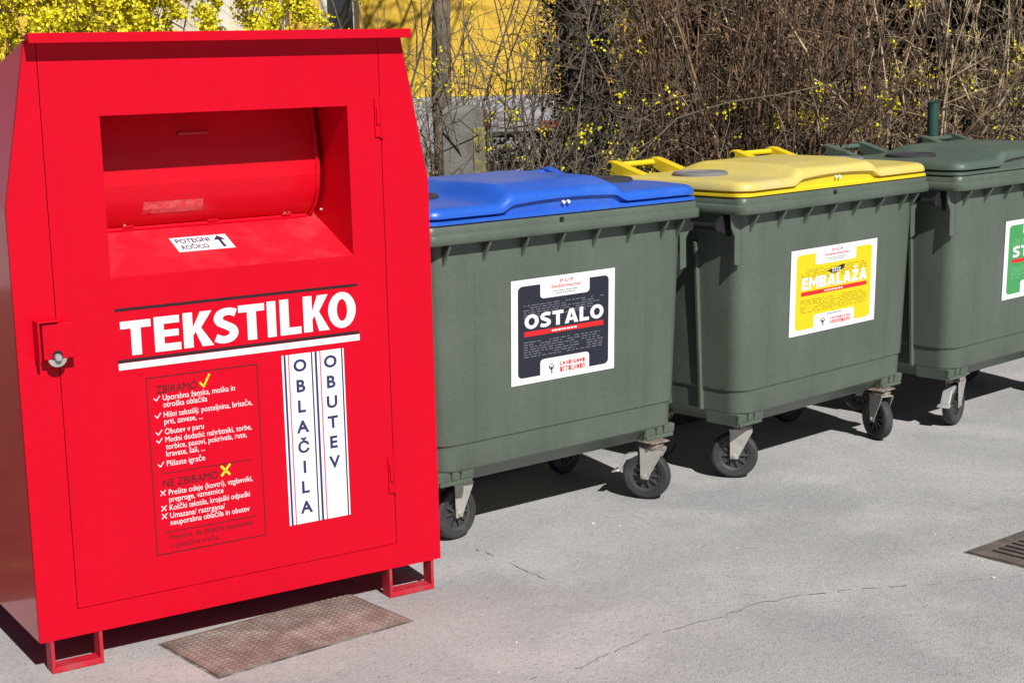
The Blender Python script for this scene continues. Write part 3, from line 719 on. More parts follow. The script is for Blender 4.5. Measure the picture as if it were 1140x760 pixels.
def castor(root, rootrot, uc, d, phi_axis, brake=False):
    """phi_axis: world angle of the wheel's face normal; uc,d: wheel contact in bin coordinates"""
    lx, ly = uc + BOFF[0], d + BOFF[1]
    a = phi_axis - rootrot                       # face normal angle in the bin frame
    n = Vector((math.cos(a), math.sin(a), 0)); t = Vector((-n.y, n.x, 0)); up = Vector((0, 0, 1)); c = Vector((lx, ly, .101))
    def P(x, y, z): return c + t * x + n * y + up * z      # x along rolling, y along axle
    N = 40
    # swivel head + top plate (the part), with fork, tyre and hub under it
    side = 1 if t.dot(Vector((BW / 2 - uc, .3, 0))) < 0 else -1
    off = 0.030
    m = MB()
    rg = [[P(off + r * math.cos(2 * math.pi * k / 20), r * math.sin(2 * math.pi * k / 20), z) for k in range(20)] for r, z in ((.030, .112), (.042, .118), (.042, .130), (.030, .136))]
    m.loft(rg)
    m.box(lx + (t * off).x - .050, lx + (t * off).x + .050, ly + (t * off).y - .042, ly + (t * off).y + .042, .2405, .2465)
    cas = m.build('castor', M['rust'], root, bevel=0.001)
    f = MB()
    for s in (-1, 1):
        y0, y1 = s * .0285, s * .0325
        prof = [(-.016, -.014), (.016, -.014), (.020, .0), (off + .046, .105), (off + .046, .117), (off - .052, .117), (off - .050, .105), (-.018, .0)]
        f.prism(prof, lambda p: P(p[0], y0, p[1]), lambda p: P(p[0], y1, p[1]))
    f.prism([(off - .052, .112), (off + .046, .112), (off + .046, .117), (off - .052, .117)], lambda p: P(p[0], -.0325, p[1]), lambda p: P(p[0], .0325, p[1]))
    f.tube([P(0, -.040, 0), P(0, .040, 0)], .009, sides=8)
    f.build('fork', M['zinc'], cas, bevel=0.0012)
    w = MB(); prof = [(.068, -.021), (.088, -.0235), (.096, -.019), (.100, -.008), (.100, .008), (.096, .019), (.088, .0235), (.068, .021), (.064, .015), (.064, -.015)]
    rings = [[P(r * math.cos(2 * math.pi * k / N), y, r * math.sin(2 * math.pi * k / N)) for k in range(N)] for r, y in prof + prof[:1]]
    w.loft(rings, False, False); w.build('tyre', M['tyre'], cas, smooth=35)
    h = MB()
    prof = [(.0665, -.018), (.0665, .018), (.056, .014), (.056, -.014)]
    h.loft([[P(r * math.cos(2 * math.pi * k / N), y, r * math.sin(2 * math.pi * k / N)) for k in range(N)] for r, y in prof + prof[:1]], False, False)
    h.tube([P(0, -.022, 0), P(0, .022, 0)], .022, sides=16)
    h.tube([P(0, -.004, 0), P(0, .004, 0)], .058, sides=32)
    for k in range(10):
        q = 2 * math.pi * k / 10; dirv = t * math.cos(q) + up * math.sin(q); pv = (-t * math.sin(q) + up * math.cos(q)) * .0045
        for s in (-1, 1):
            p0 = c + dirv * .018 + n * s * .004; p1 = c + dirv * .058 + n * s * .004; e = n * s * .011
            h.loft([[p0 - pv, p0 + pv, p0 + pv + e, p0 - pv + e], [p1 - pv, p1 + pv, p1 + pv + e * .8, p1 - pv + e * .8]])
    h.build('wheel_hub', M['hub'], cas, smooth=35)
    if brake:
        k = MB()
        k.prism([(-.03, .098), (-.085, .082), (-.118, .020), (-.108, .012), (-.080, .060), (-.03, .080)], lambda p: P(p[0], -.022, p[1]), lambda p: P(p[0], .022, p[1]))
        k.prism([(-.118, .020), (-.142, .010), (-.142, .005), (-.108, .012)], lambda p: P(p[0], -.030, p[1]), lambda p: P(p[0], .030, p[1]))
        k.build('brake_pedal', M['steel'], cas, bevel=0.002)
    return cas

def side_handle(root, side):
    fu = (lambda u: u) if side == 0 else (lambda u: BW - u)
    b = MB()
    y0, y1 = .110, .60
    b.tube([(fu(-.028), y0, 1.098), (fu(-.028), y1, 1.098)], .0135, sides=12)
    b.tube([(fu(-.028), y0 - .004, 1.098), (fu(-.028), y0 + .016, 1.098)], .019, sides=14); b.tube([(fu(-.028), y1 - .016, 1.098), (fu(-.028), y1 + .004, 1.098)], .019, sides=14)
    for yy in (y0 + .006, y1 - .006):
        b.prism([(.062, 1.145), (.010, 1.145), (-.040, 1.112), (-.040, 1.084), (-.018, 1.080), (.062, 1.045)], lambda p: (fu(p[0]), yy - .005, p[1]), lambda p: (fu(p[0]), yy + .005, p[1]))
    b.build('side_handle', M['black_plastic'], root, BOFF, smooth=40)

def rrect2(u0, u1, v0, v1, r, corners=(1, 1, 1, 1), n=6):
    pts = []
    for (cx, cy, a0, on) in ((u1 - r, v0 + r, -90, corners[1]), (u1 - r, v1 - r, 0, corners[2]), (u0 + r, v1 - r, 90, corners[3]), (u0 + r, v0 + r, 180, corners[0])):
        if on:
            for k in range(n + 1):
                a = math.radians(a0 + 90 * k / n); pts.append((cx + r * math.cos(a), cy + r * math.sin(a)))
        else:
            pts.append((cx + (r if a0 in (-90, 0) else -r), cy + (r if a0 in (0, 90) else -r)))
    return pts

def sticker(root, word, m_panel, m_small, u0, u1, z0, z1, kind, seed):
    r = random.Random(seed)
    ZA, DA, ZBB, DB = .4005, .0735, 1.0, .054
    def fn(e):
        sl = (DB - DA) / (ZBB - ZA)
        return lambda a, c: (BOFF[0] + u0 + (u1 - u0) * a, BOFF[1] + DA + sl * (z0 + (z1 - z0) * c - ZA) - e, z0 + (z1 - z0) * c)
    s = Flat(fn(.0030)); s.rect(0, 1, 0, 1); st = s.build('sticker', M['white'], root)
    s = Flat(fn(.0036)); s.poly(rrect2(.062, .938, .062, .938, .045)); s.build('colour_panel', m_panel, st)
    s = Flat(fn(.0042)); s.poly(rrect2(.27, .745, .80, .975, .035, (1, 1, 0, 0))); s.build('logo_field', M['white'], st)
    s = Flat(fn(.0042)); s.poly(rrect2(.27, .745, .025, .215, .035, (0, 0, 1, 1))); s.build('logo_field', M['white'], st)
    s = Flat(fn(.0042))       # tiny lines of print, unreadable in the photo
    for k in range(13):
        if k == 6: s.build('small_print', m_small, st); s = Flat(fn(.0042))
        zc = .745 - k * .0225 if k < 6 else .395 - (k - 6) * .0235
        if kind == 'yellow' and k < 6: zc -= .0
        x = .115
        while x < .86:
            w = r.uniform(.012, .06)
            if r.random() < .86: s.rect(x, min(x + w, .885), zc, zc + .0085)
            x += w + r.uniform(.008, .02)
    s.build('small_print', m_small, st)
    s = Flat(fn(.0042)); s.rect(.12, .885, .455, .502); s.build('red_band', M['label_red'], st)
    s = Flat(fn(.0048)); 
    WID = {'O': 1.08, 'S': .86, 'T': .86, 'A': 1.08, 'L': .76, 'E': .78, 'M': 1.22, 'B': .92, 'Z': .86, 'K': .95}
    letters = word.replace('Ž', 'Z'); gap = .10; tot = sum(WID[c] for c in letters) + gap * (len(letters) - 1); x = .122; kx = (.885 - .122) / tot
    for ch, orig in zip(letters, word):
        glyph(s, ch, x, x + WID[ch] * kx, .525, .665, .036 if len(word) < 7 else .030, .033)
        if orig == 'Ž':
            m_ = x + WID[ch] * kx / 2; s.poly([(m_ - .030, .712), (m_ - .012, .712), (m_, .694), (m_ + .012, .712), (m_ + .030, .712), (m_ + .008, .680), (m_ - .008, .680)])
        x += (WID[ch] + gap) * kx
    x = .38
    while x < .60:
        w = r.uniform(.012, .03); s.rect(x, x + w, .470, .487); x += w + .008
    s.build('lettering', M['white'], st)
    s = Flat(fn(.0048))
    s.text('P U P', .46, .585, .930, .962, bold=.02); s.build('logo_lettering', M['label_red'], st); s = Flat(fn(.0048)); s.text('Saubermacher', .375, .665, .885, .918, bold=.01)
    s.build('logo_lettering', M['label_red'], st); s = Flat(fn(.0048))
    rows = ((.46, .70, .125, .040), (.46, .70, .062, .050)) if kind != 'yellow' else ((.46, .70, .118, .026), (.46, .70, .062, .044))
    for xa, xb, zc, hh in rows:       # heavy red slogan, letters not readable in the photo
        x = xa
        while x < xb - .015:
            q = r.random(); w = .020
            s.rect(x, x + .007, zc, zc + hh)
            if q < .75: s.rect(x + .008, x + w, zc + (hh - .010 if r.random() < .6 else 0), zc + (hh if r.random() < .5 else .010))
            if q > .35: s.rect(x + w - .006, x + w, zc + hh * .1, zc + hh * .9)
            x += w + .0075
    s.build('slogan_lettering', M['label_red'], st)
    s = Flat(fn(.0048))
    for k in range(2):
        x = .40 + .02 * k
        while x < .62 - .02 * k:
            w = r.uniform(.008, .02); s.rect(x, x + w, .852 - .022 * k, .859 - .022 * k); x += w + .006
    s.build('small_print', M['black_plastic'], st); s = Flat(fn(.0048))
    for k in range(9):        # small tree-like emblem
        a = 2 * math.pi * k / 9; s.stroke([(.375 + .022 * math.cos(a), .128 + .026 * math.sin(a)), (.375 + .022 * math.cos(a + .7), .128 + .026 * math.sin(a + .7))], .006)
    s.stroke([(.377, .125), (.380, .065)], .010); s.stroke([(.360, .135), (.379, .095)], .006); s.stroke([(.395, .135), (.379, .095)], .006)
    s.build('tree_emblem', M['black_plastic'], st)
    s = Flat(fn(.0048))
    if kind == 'yellow':
        s.poly([(.405, .705), (.60, .760), (.615, .735), (.60, .705), (.56, .685), (.52, .670), (.455, .672), (.445, .690), (.42, .695)])
        s.build('dark_badge', M['black_plastic'], st)
        s = Flat(fn(.0054))
        for zc, xa in ((.712, .465), (.684, .465)):
            for k in range(4): s.rect(xa + k * .026, xa + k * .026 + .018, zc, zc + .016)
        s.build('badge_print', M['white'], st)
        s = Flat(fn(.0048)); x = .42
        while x < .60: s.rect(x, x + .012, .188, .198); x += .018
        s.build('small_print', M['black_plastic'], st)
    return st

GROUP = 'wheeled waste bins standing in a row'
cam_xy = Vector((0, 0))
def face(x, y, phi):
    """world angle of a wheel face normal turned phi degrees to the viewer's left from facing the camera"""
    return math.atan2(-y, -x) - math.radians(phi)
def make_bin(x, y, a, label, m_top, m_low, m_disc, m_handle, wheels, st):
    w = Vector((math.cos(a), math.sin(a), 0)); bk = Vector((-w.y, w.x, 0)); O = Vector((x, y, 0))
    root = empty('wheeled_bin', O + w * BW / 2 + bk * BD / 2, a)
    tag(root, label, 'bin', GROUP)
    bin_body(root); bin_rim(root); bin_lid(root, m_top, m_low, m_disc, m_handle, *((.012, .014) if m_top is M['blue_lid'] else ()))
    side_handle(root, 0); side_handle(root, 1)
    for (u, d, phi, br) in wheels:
        p = O + w * u + bk * d
        castor(root, a, u, d, face(p.x, p.y, phi), br)
    sticker(root, *st)
    return root
make_bin(-0.289, 5.5187, 0.6739, 'green wheeled bin with blue lid and dark OSTALO sticker, next to the red container',
         M['blue_lid'], M['blue_lid'], M['dark_disc'], M['blue_lid'],
         [(.240, .215, -42, False), (1.150, .115, 16, True), (.20, .66, 30, False), (1.17, .66, -50, False)],
         ('OSTALO', M['label_dark'], M['grey_print'], .413, .931, .582, .980, 'dark', 1))
make_bin(0.9401, 6.3654, 0.7497, 'green wheeled bin with dusty yellow lid and yellow EMBALAŽA sticker, middle of the row',
         M['yellow_lid'], M['yellow_flange'], M['grey_disc'], M['yellow_flange'],
         [(.175, .190, 0, False), (1.150, .130, 55, False), (.20, .66, 20, False), (1.17, .66, -40, False)],
         ('EMBALAŽA', M['label_yellow'], M['brown_print'], .384, 1.012, .590, .960, 'yellow', 2))
make_bin(2.0473, 7.2095, 0.7475, 'all-green wheeled bin with green lid and green sticker cut off by the right frame edge',
         M['green_lid'], M['green_lid'], M['dark_disc'], M['green_lid'],
         [(.250, .165, -70, True), (1.17, .15, 20, False), (.20, .66, 20, False), (1.17, .66, -40, False)],
         ('STEKLO', M['label_green'], M['pale_green_print'], .492, 1.10, .582, .965, 'green', 3))

# ------------------------------------------------------------------ things set in the pavement
pl0 = Vector((-0.894, 4.493, 0)); pa = 0.686
pd = Vector((math.cos(pa), math.sin(pa), 0)); pn = Vector((-pd.y, pd.x, 0))
PLW, PLD = 0.70, 0.37
cover = empty('access_cover', pl0 + pd * PLW / 2 + pn * PLD / 2, pa)
tag(cover, 'rusty brown chequered steel cover in the asphalt before the red container', 'access cover')
b = MB(); b.box(-PLW / 2, PLW / 2, -PLD / 2, PLD / 2, 0.001, 0.006); b.build('plate', M['plate'], cover, bevel=0.0015)
b = MB(); b.quadface((-PLW / 2 - .009, -PLD / 2 - .010, .0006), (PLW / 2 + .011, -PLD / 2 - .008, .0006), (PLW / 2 + .009, PLD / 2 + .009, .0006), (-PLW / 2 - .008, PLD / 2 + .009, .0006)); b.build('dirt_gap', M['dirt'], cover)
b = MB()
nx, ny = 30, 16
for i in range(nx):
    for j in range(ny):
        x = -PLW / 2 + .02 + (PLW - .04) * i / (nx - 1); y = -PLD / 2 + .02 + (PLD - .04) * j / (ny - 1)
        s_ = .0095; k = len(b.v)
        b.v += [(x - s_, y - s_, .006), (x + s_, y - s_, .006), (x + s_, y + s_, .006), (x - s_, y + s_, .006),
                (x - s_ * .6, y - s_ * .6, .0088), (x + s_ * .6, y - s_ * .6, .0088), (x + s_ * .6, y + s_ * .6, .0088), (x - s_ * .6, y + s_ * .6, .0088)]
        b.f += [(k + 4, k + 5, k + 6, k + 7), (k, k + 1, k + 5, k + 4), (k + 1, k + 2, k + 6, k + 5), (k + 2, k + 3, k + 7, k + 6), (k + 3, k, k + 4, k + 7)]
b.build('tread_pattern', M['plate'], cover)

gr0 = Vector((1.619, 5.506, 0)); ga = 0.693
gd = Vector((math.cos(ga), math.sin(ga), 0)); gn = Vector((-gd.y, gd.x, 0)); GS = 0.52
drain = empty('drain_grate', gr0 + gd * GS / 2 - gn * GS / 2, ga)
tag(drain, 'cast iron drain grate with dark slots at the right frame edge', 'drain grate')
b = MB(); h = GS / 2
b.box(-h, h, -h, -h + .05, .001, .007); b.box(-h, h, h - .05, h, .001, .007); b.box(-h, -h + .05, -h + .05, h - .05, .001, .007); b.box(h - .05, h, -h + .05, h - .05, .001, .007)
b.build('frame', M['iron'], drain, bevel=0.002)
b = MB(); b.quadface((-h - .012, -h - .010, .0006), (h + .012, -h - .012, .0006), (h + .012, h + .012, .0006), (-h - .010, h + .014, .0006)); b.build('dirt_gap', M['dirt'], drain)
b = MB(); b.quadface((-h + .05, -h + .05, .002), (h - .05, -h + .05, .002), (h - .05, h - .05, .002), (-h + .05, h - .05, .002)); b.build('pit', M['dark'], drain)
b = MB(); nb = 10; pw = (GS - .10) / nb
for k in range(nb + 1):
    x = -h + .05 + pw * k
    b.box(max(-h + .05, x - pw * .27), min(h - .05, x + pw * .27), -h + .05, h - .05, .0025, .0065)
b.box(-h + .05, h - .05, -.012, .012, .0025, .0060)
b.build('bars', M['iron'], drain, bevel=0.0012)

pebs = [((1106, 643), .007), ((1093, 624), .005), ((660, 583), .008), ((690, 585), .006), ((1041, 595), .004), ((820, 610), .004), ((747, 700), .004), ((555, 748), .005), ((880, 565), .004), ((575, 715), .005)]
for q, rr in pebs:
    x, y = G(*q); b = MB(); N = 7
    ring = lambda s_, z: [(x + s_ * rr * (1 + .25 * math.sin(3 * k + rr * 900)) * math.cos(2 * math.pi * k / N), y + s_ * rr * math.sin(2 * math.pi * k / N), z) for k in range(N)]
    b.loft([ring(.8, 0.0), ring(1, rr * .35), ring(.5, rr * .75)])
    o = b.build('pebble', M['pebble']); tag(o, 'tiny pale pebble lying on the grey asphalt', 'pebble', 'tiny pebbles scattered on the asphalt')

# ------------------------------------------------------------------ yellow house behind
HY = 12.6
def X(px, Y, py=66):      # survey: lateral metre position of a photo column at distance Y
    d = _F + _R2 * ((px - 570) / F_PX) - _U2 * ((py - 380) / F_PX); return d.x * Y / d.y
def Z(px, py, Y):
    d = _F + _R2 * ((px - 570) / F_PX) - _U2 * ((py - 380) / F_PX); return CAM_H + d.z * Y / d.y
house = empty('house', (-2.0, HY + 2.5, 0))
tag(house, 'yellow rendered house with pale grey plinth seen through the bare branches', 'house')
HO = (2.0, -HY - 2.5, 0)
hx0, hx1 = -9.0, 1.75
pz = Z(570, 106, HY)
WINS = [(-2.75, -1.66, 1.98, 3.3), (-1.44, -1.12, 1.98, 3.3), (-6.0, -4.6, 1.95, 3.3)]
b = MB()
# wall as bands and piers around the window openings
xs = sorted(set([hx0, hx1] + [w_[0] for w_ in WINS] + [w_[1] for w_ in WINS]))
for xa, xb in zip(xs[:-1], xs[1:]):
    op = [w_ for w_ in WINS if w_[0] <= xa + 1e-6 and w_[1] >= xb - 1e-6]
    if op: b.box(xa, xb, HY, HY + .35, pz, op[0][2]); b.box(xa, xb, HY, HY + .35, op[0][3], 5.2)
    else: b.box(xa, xb, HY, HY + .35, pz, 5.2)
b.box(hx0, hx0 + .3, HY + .35, HY + 6, pz, 5.2); b.box(hx1 - .3, hx1, HY + .35, HY + 6, pz, 5.2)
b.build('wall', M['yellow_wall'], house, HO)
b = MB(); b.box(hx0 - .03, hx1 + .03, HY - .04, HY + 6, 0, pz - .002); b.build('plinth', M['plinth'], house, HO)
b = MB(); b.prism([(HY - .6, 5.15), (HY - .6, 5.25), (HY + 3, 7.4), (HY + 6.6, 5.25), (HY + 6.6, 5.15)], lambda p: (hx0 - .5, p[0], p[1]), lambda p: (hx1 + .5, p[0], p[1])); b.build('roof', M['roof_tile'], house, HO)
for k, (xa, xb, za, zb) in enumerate(WINS):
    f = MB(); t = .06; yy = HY + .10
    f.box(xa, xb, yy, yy + .06, za, za + t); f.box(xa, xb, yy, yy + .06, zb - t, zb); f.box(xa, xa + t, yy, yy + .06, za + t, zb - t); f.box(xb - t, xb, yy, yy + .06, za + t, zb - t)
    if xb - xa > .9: f.box((xa + xb) / 2 - .04, (xa + xb) / 2 + .04, yy, yy + .06, za + t, zb - t)
    fo = f.build('window', M['frame_white'], house, HO)
    g_ = MB(); g_.box(xa + t, xb - t, yy + .02, yy + .03, za + t, zb - t); g_.build('pane', M['curtain'] if k in (0, 2) else M['glass_dark'], fo, HO)
    sl = MB(); sl.box(xa - .06, xb + .06, HY - .10, HY + .10, za - .05, za - .003); sl.build('sill', M['plinth'], fo, HO)

# ------------------------------------------------------------------ posts by the garden edge
def post(name, px0, px1, Y, ztop, label, m, lich=False):
    xa, xb = X(px0, Y), X(px1, Y); w = xb - xa
    e = empty(name, ((xa + xb) / 2, Y + w / 2, 0)); tag(e, label, 'post')
    b = MB(); q = w / 2; r = random.Random(px0)
    rings = []
    for z in np.linspace(0, ztop, 9): rings.append([(sx * (q + r.uniform(-.004, .004)), sy * (q + r.uniform(-.004, .004)), z) for sx, sy in ((-1, -1), (1, -1), (1, 1), (-1, 1))])
    rings.append([(sx * q * .75, sy * q * .75, ztop + w * .12) for sx, sy in ((-1, -1), (1, -1), (1, 1), (-1, 1))])
    b.loft(rings); b.build('shaft', m, e, bevel=0.006)
    if lich:
        c = MB(); c.box(q * .50, q + .006, -q - .006, q * .2, .3, ztop - .08); c.build('lichen', M['lichen'], e, bevel=.004)
post('concrete_post', 489, 536, 7.75, Z(507, 124, 7.75), 'square weathered concrete post between the red container and blue lidded bin', M['concrete'], True)
post('stone_post', 664, 694, 9.2, Z(680, 132, 9.2), 'pale grey stone post in branch shadow above the blue lid\'s right end', M['concrete'])
gx = X(1040, 8.8); e = empty('metal_post', (gx, 8.8, 0)); tag(e, 'slim dark green metal post among the tan twigs on the right', 'post')
b = MB(); b.tube([(0, 0, 0), (0, 0, Z(1040, 114, 8.8))], .030, sides=14); b.build('tube', M['green_steel'], e, smooth=40)
b = MB(); b.tube([(0, 0, Z(1040, 114, 8.8)), (0, 0, Z(1040, 112, 8.8))], .034, .02, sides=14); b.build('cap', M['green_steel'], e, smooth=40)
# dark rail and reddish board in the garden
xa, xb = X(535, 9.4), X(662, 9.4); zr_ = Z(600, 149, 9.4)
e = empty('garden_rail', ((xa + xb) / 2, 9.4, 0)); tag(e, 'low dark rail crossing behind the twigs above the blue lid', 'rail')
b = MB(); b.tube([(-(xb - xa) / 2, 0, zr_), ((xb - xa) / 2, 0, zr_)], .018, sides=8); b.build('bar', M['bark_dark'], e, smooth=40)
for sx in (-1, 1):
    b = MB(); b.tube([(sx * (xb - xa) / 2 * .96, 0, 0), (sx * (xb - xa) / 2 * .96, 0, zr_ + .02)], .022, sides=8); b.build('leg', M['bark_dark'], e, smooth=40)
for (pa_, pb_, y0_, y1_, Yb, lab) in ((522, 541, 146, 122, 10.6, 'small reddish brown board standing tilted behind the twigs'), (598, 650, 143, 134, 11.2, 'long low reddish board behind the twigs by the grey plinth')):
    xa, xb = X(pa_, Yb), X(pb_, Yb); z0_, z1_ = Z((pa_ + pb_) / 2, y0_, Yb), Z((pa_ + pb_) / 2, y1_, Yb)
    b = MB(); sh = .08 if pa_ == 522 else 0
    b.prism([(xa, 0.05), (xa + .05, 0.05), (xa + .05, z0_), (xb - .05, z0_), (xb - .05, .05), (xb, .05), (xb, z1_), (xa + sh, z1_)], lambda p: (p[0], Yb, p[1]), lambda p: (p[0], Yb + .04, p[1]))
    o = b.build('wooden_board', M['board'], bevel=.004); tag(o, lab, 'board')

# ------------------------------------------------------------------ trees, shrubs
class Twigs:
    def __init__(s): s.V = []; s.F = []; s.n = 0
    def tube(s, P, r0, r1, sides=3):
        P = np.asarray(P); m = len(P)
        T = np.empty_like(P); T[1:-1] = P[2:] - P[:-2]; T[0] = P[1] - P[0]; T[-1] = P[-1] - P[-2]
        T /= np.linalg.norm(T, axis=1)[:, None] + 1e-9
        ref = np.array([0.37, 0.61, 0.2]) if abs(T[0] @ np.array([0.5, 0.83, 0.27])) < .9 else np.array([1., 0, 0])
        A = np.cross(T, ref); A /= np.linalg.norm(A, axis=1)[:, None] + 1e-9; B = np.cross(T, A)
        ang = np.arange(sides) * 2 * np.pi / sides
        R = np.linspace(r0, r1, m)[:, None, None]
        ring = P[:, None, :] + R * (A[:, None, :] * np.cos(ang)[None, :, None] + B[:, None, :] * np.sin(ang)[None, :, None])
        s.V.append(ring.reshape(-1, 3))
        i = s.n; k = np.arange(m - 1)[:, None] * sides; a = np.arange(sides)[None, :]; c = (a + 1) % sides
        q = np.stack([k + a, k + c, k + sides + c, k + sides + a], -1).reshape(-1, 4) + i
        s.F.append(q); s.n += m * sides
    def leaf(s, p, size, rs):
        d = rs.normal(size=3); d /= np.linalg.norm(d); e = np.cross(d, rs.normal(size=3)); e /= np.linalg.norm(e) + 1e-9
        d *= size; e *= size * .42
        s.V.append(np.array([p, p + d * .5 + e, p + d, p + d * .5 - e])); s.F.append(np.array([[0, 1, 2, 3]]) + s.n); s.n += 4
    def build(s, name, m, parent, smooth=True):
        V = np.concatenate(s.V); Fq = np.concatenate(s.F)
        me = bpy.data.meshes.new(name); me.vertices.add(len(V)); me.vertices.foreach_set('co', V.astype(np.float32).ravel())
        me.loops.add(Fq.size); me.polygons.add(len(Fq))
        me.loops.foreach_set('vertex_index', Fq.astype(np.int32).ravel())
        me.polygons.foreach_set('loop_start', np.arange(0, Fq.size, 4, dtype=np.int32))
        if smooth: me.polygons.foreach_set('use_smooth', np.ones(len(Fq), dtype=bool))
        me.materials.append(m); me.update(calc_edges=True); me.validate()
        o = bpy.data.objects.new(name, me); COL.objects.link(o)
        if parent is not None: o.parent = parent
        return o

def grow(rs, p, d, L, n, wob, grav):
    P = [np.array(p, float)]; d = np.array(d, float); d /= np.linalg.norm(d)
    for k in range(n):
        d = d + rs.normal(size=3) * wob; d[2] += grav; d /= np.linalg.norm(d)
        P.append(P[-1] + d * L / n)
    return np.array(P)

def shrub(name, loc, label, cat, group, m_twig, seed, H, R, stems, twigs, subs, r_stem=.010, spread=.35, grav=-.02, leaf_m=None, leaf_n=0, leaf_size=.025,
          flower_n=0, flower_size=.017, flower_lo=0.0, wob=.10, flower_m=None, part2='dead_leaves', r_sub=.0016):
    rs = np.random.default_rng(seed)
    e = empty(name, loc); tag(e, label, cat, group)
    T = Twigs(); Lf = Twigs(); Fl = Twigs(); tips = []
    for _ in range(stems):
        a = rs.uniform(0, 2 * np.pi); rr = R * math.sqrt(rs.uniform(0, 1)) * .45
        p = (rr * math.cos(a), rr * math.sin(a), -.05); q = rs.uniform(0, 2 * np.pi)
        d = (spread * math.cos(a) * rs.uniform(.2, 1) + .1 * math.cos(q), spread * math.sin(a) * rs.uniform(.2, 1) + .1 * math.sin(q), 1)
        h = H * rs.uniform(.55, 1.08)
        P = grow(rs, p, d, h, 9, wob, grav); r0 = r_stem * rs.uniform(.5, 1.25)
        T.tube(P, r0, r0 * .3, 4)
        for _ in range(twigs):
            k = rs.integers(1, 9); f = rs.uniform(); b0 = P[k - 1] * (1 - f) + P[k] * f
            dd = (P[k] - P[k - 1]); dd = dd / np.linalg.norm(dd) * rs.uniform(.5, 1.2) + rs.normal(size=3) * .55
            L = rs.uniform(.18, .62)
            Q = grow(rs, b0, dd, L, 4, wob * 1.6, grav * 1.5); rt = r0 * rs.uniform(.25, .5)
            T.tube(Q, rt, rt * .4, 3)
            for _ in range(subs):
                k2 = rs.integers(1, 5); f = rs.uniform(); c0 = Q[k2 - 1] * (1 - f) + Q[k2] * f
                d2 = (Q[k2] - Q[k2 - 1]); d2 = d2 / np.linalg.norm(d2) + rs.normal(size=3) * .7
                S = grow(rs, c0, d2, rs.uniform(.06, .24), 2, wob * 1.5, grav); T.tube(S, max(r_sub, rt * .4), r_sub * .7, 3)
                tips.append(S)
    T.build('branches', m_twig, e)
    tips = np.array([t[rs.integers(0, 3)] for t in tips]) if tips else np.zeros((0, 3))
    if leaf_n and leaf_m:
        for p in tips[rs.integers(0, len(tips), leaf_n)]: Lf.leaf(p + rs.normal(size=3) * .01, leaf_size * rs.uniform(.6, 1.3), rs)
        Lf.build(part2, leaf_m, e, False)
    if flower_n:
        # flowers gather on some twigs
        hi = tips[tips[:, 2] > flower_lo]
        cen = hi[rs.integers(0, len(hi), flower_n)] if len(hi) else hi
        for p in cen:
            for _ in range(rs.integers(3, 8)):
                b0 = p + rs.normal(size=3) * .022
                for _ in range(3): Fl.leaf(b0, flower_size * rs.uniform(.7, 1.25), rs)
        if Fl.n: Fl.build('blossom', flower_m or M['flower'], e, False)
    return e

def copy_tree(o, loc, rz, sc, label=None):
    c = o.copy(); COL.objects.link(c); c.location = loc; c.rotation_euler = (0, 0, rz); c.scale = sc
    if label: c['label'] = label
    for ch in list(o.children):
        d = ch.copy(); COL.objects.link(d); d.parent = c
    return c

def leafy(name, loc, label, cat, m_leaf, seed, H, R, n, size, group=None):
    rs = np.random.default_rng(seed); e = empty(name, loc); tag(e, label, cat, group)
    T = Twigs()
    for k in range(7):
        a = rs.uniform(0, 6.28); T.tube(grow(rs, (0.05 * math.cos(a), .05 * math.sin(a), 0), (.3 * math.cos(a), .3 * math.sin(a), 1), H * rs.uniform(.6, .95), 7, .08, 0), .018, .006, 5)
    T.build('stem', M['bark_dark'], e)
    L = Twigs(); cl = []
    for _ in range(60):
        z = H * rs.uniform(.05, 1) ; w = R * (1 - .45 * (z / H) ** 2) ; a = rs.uniform(0, 6.28); q = math.sqrt(rs.uniform(.1, 1)); cl.append((w * q * math.cos(a), w * q * math.sin(a), z))
    cl = np.array(cl)
    for _ in range(n):
        p = cl[rs.integers(0, len(cl))] + rs.normal(size=3) * R * .20
        if .02 < p[2] < H * 1.03: L.leaf(p, size * rs.uniform(.6, 1.3), rs)
    L.build('foliage', m_leaf, e, False)
    return e

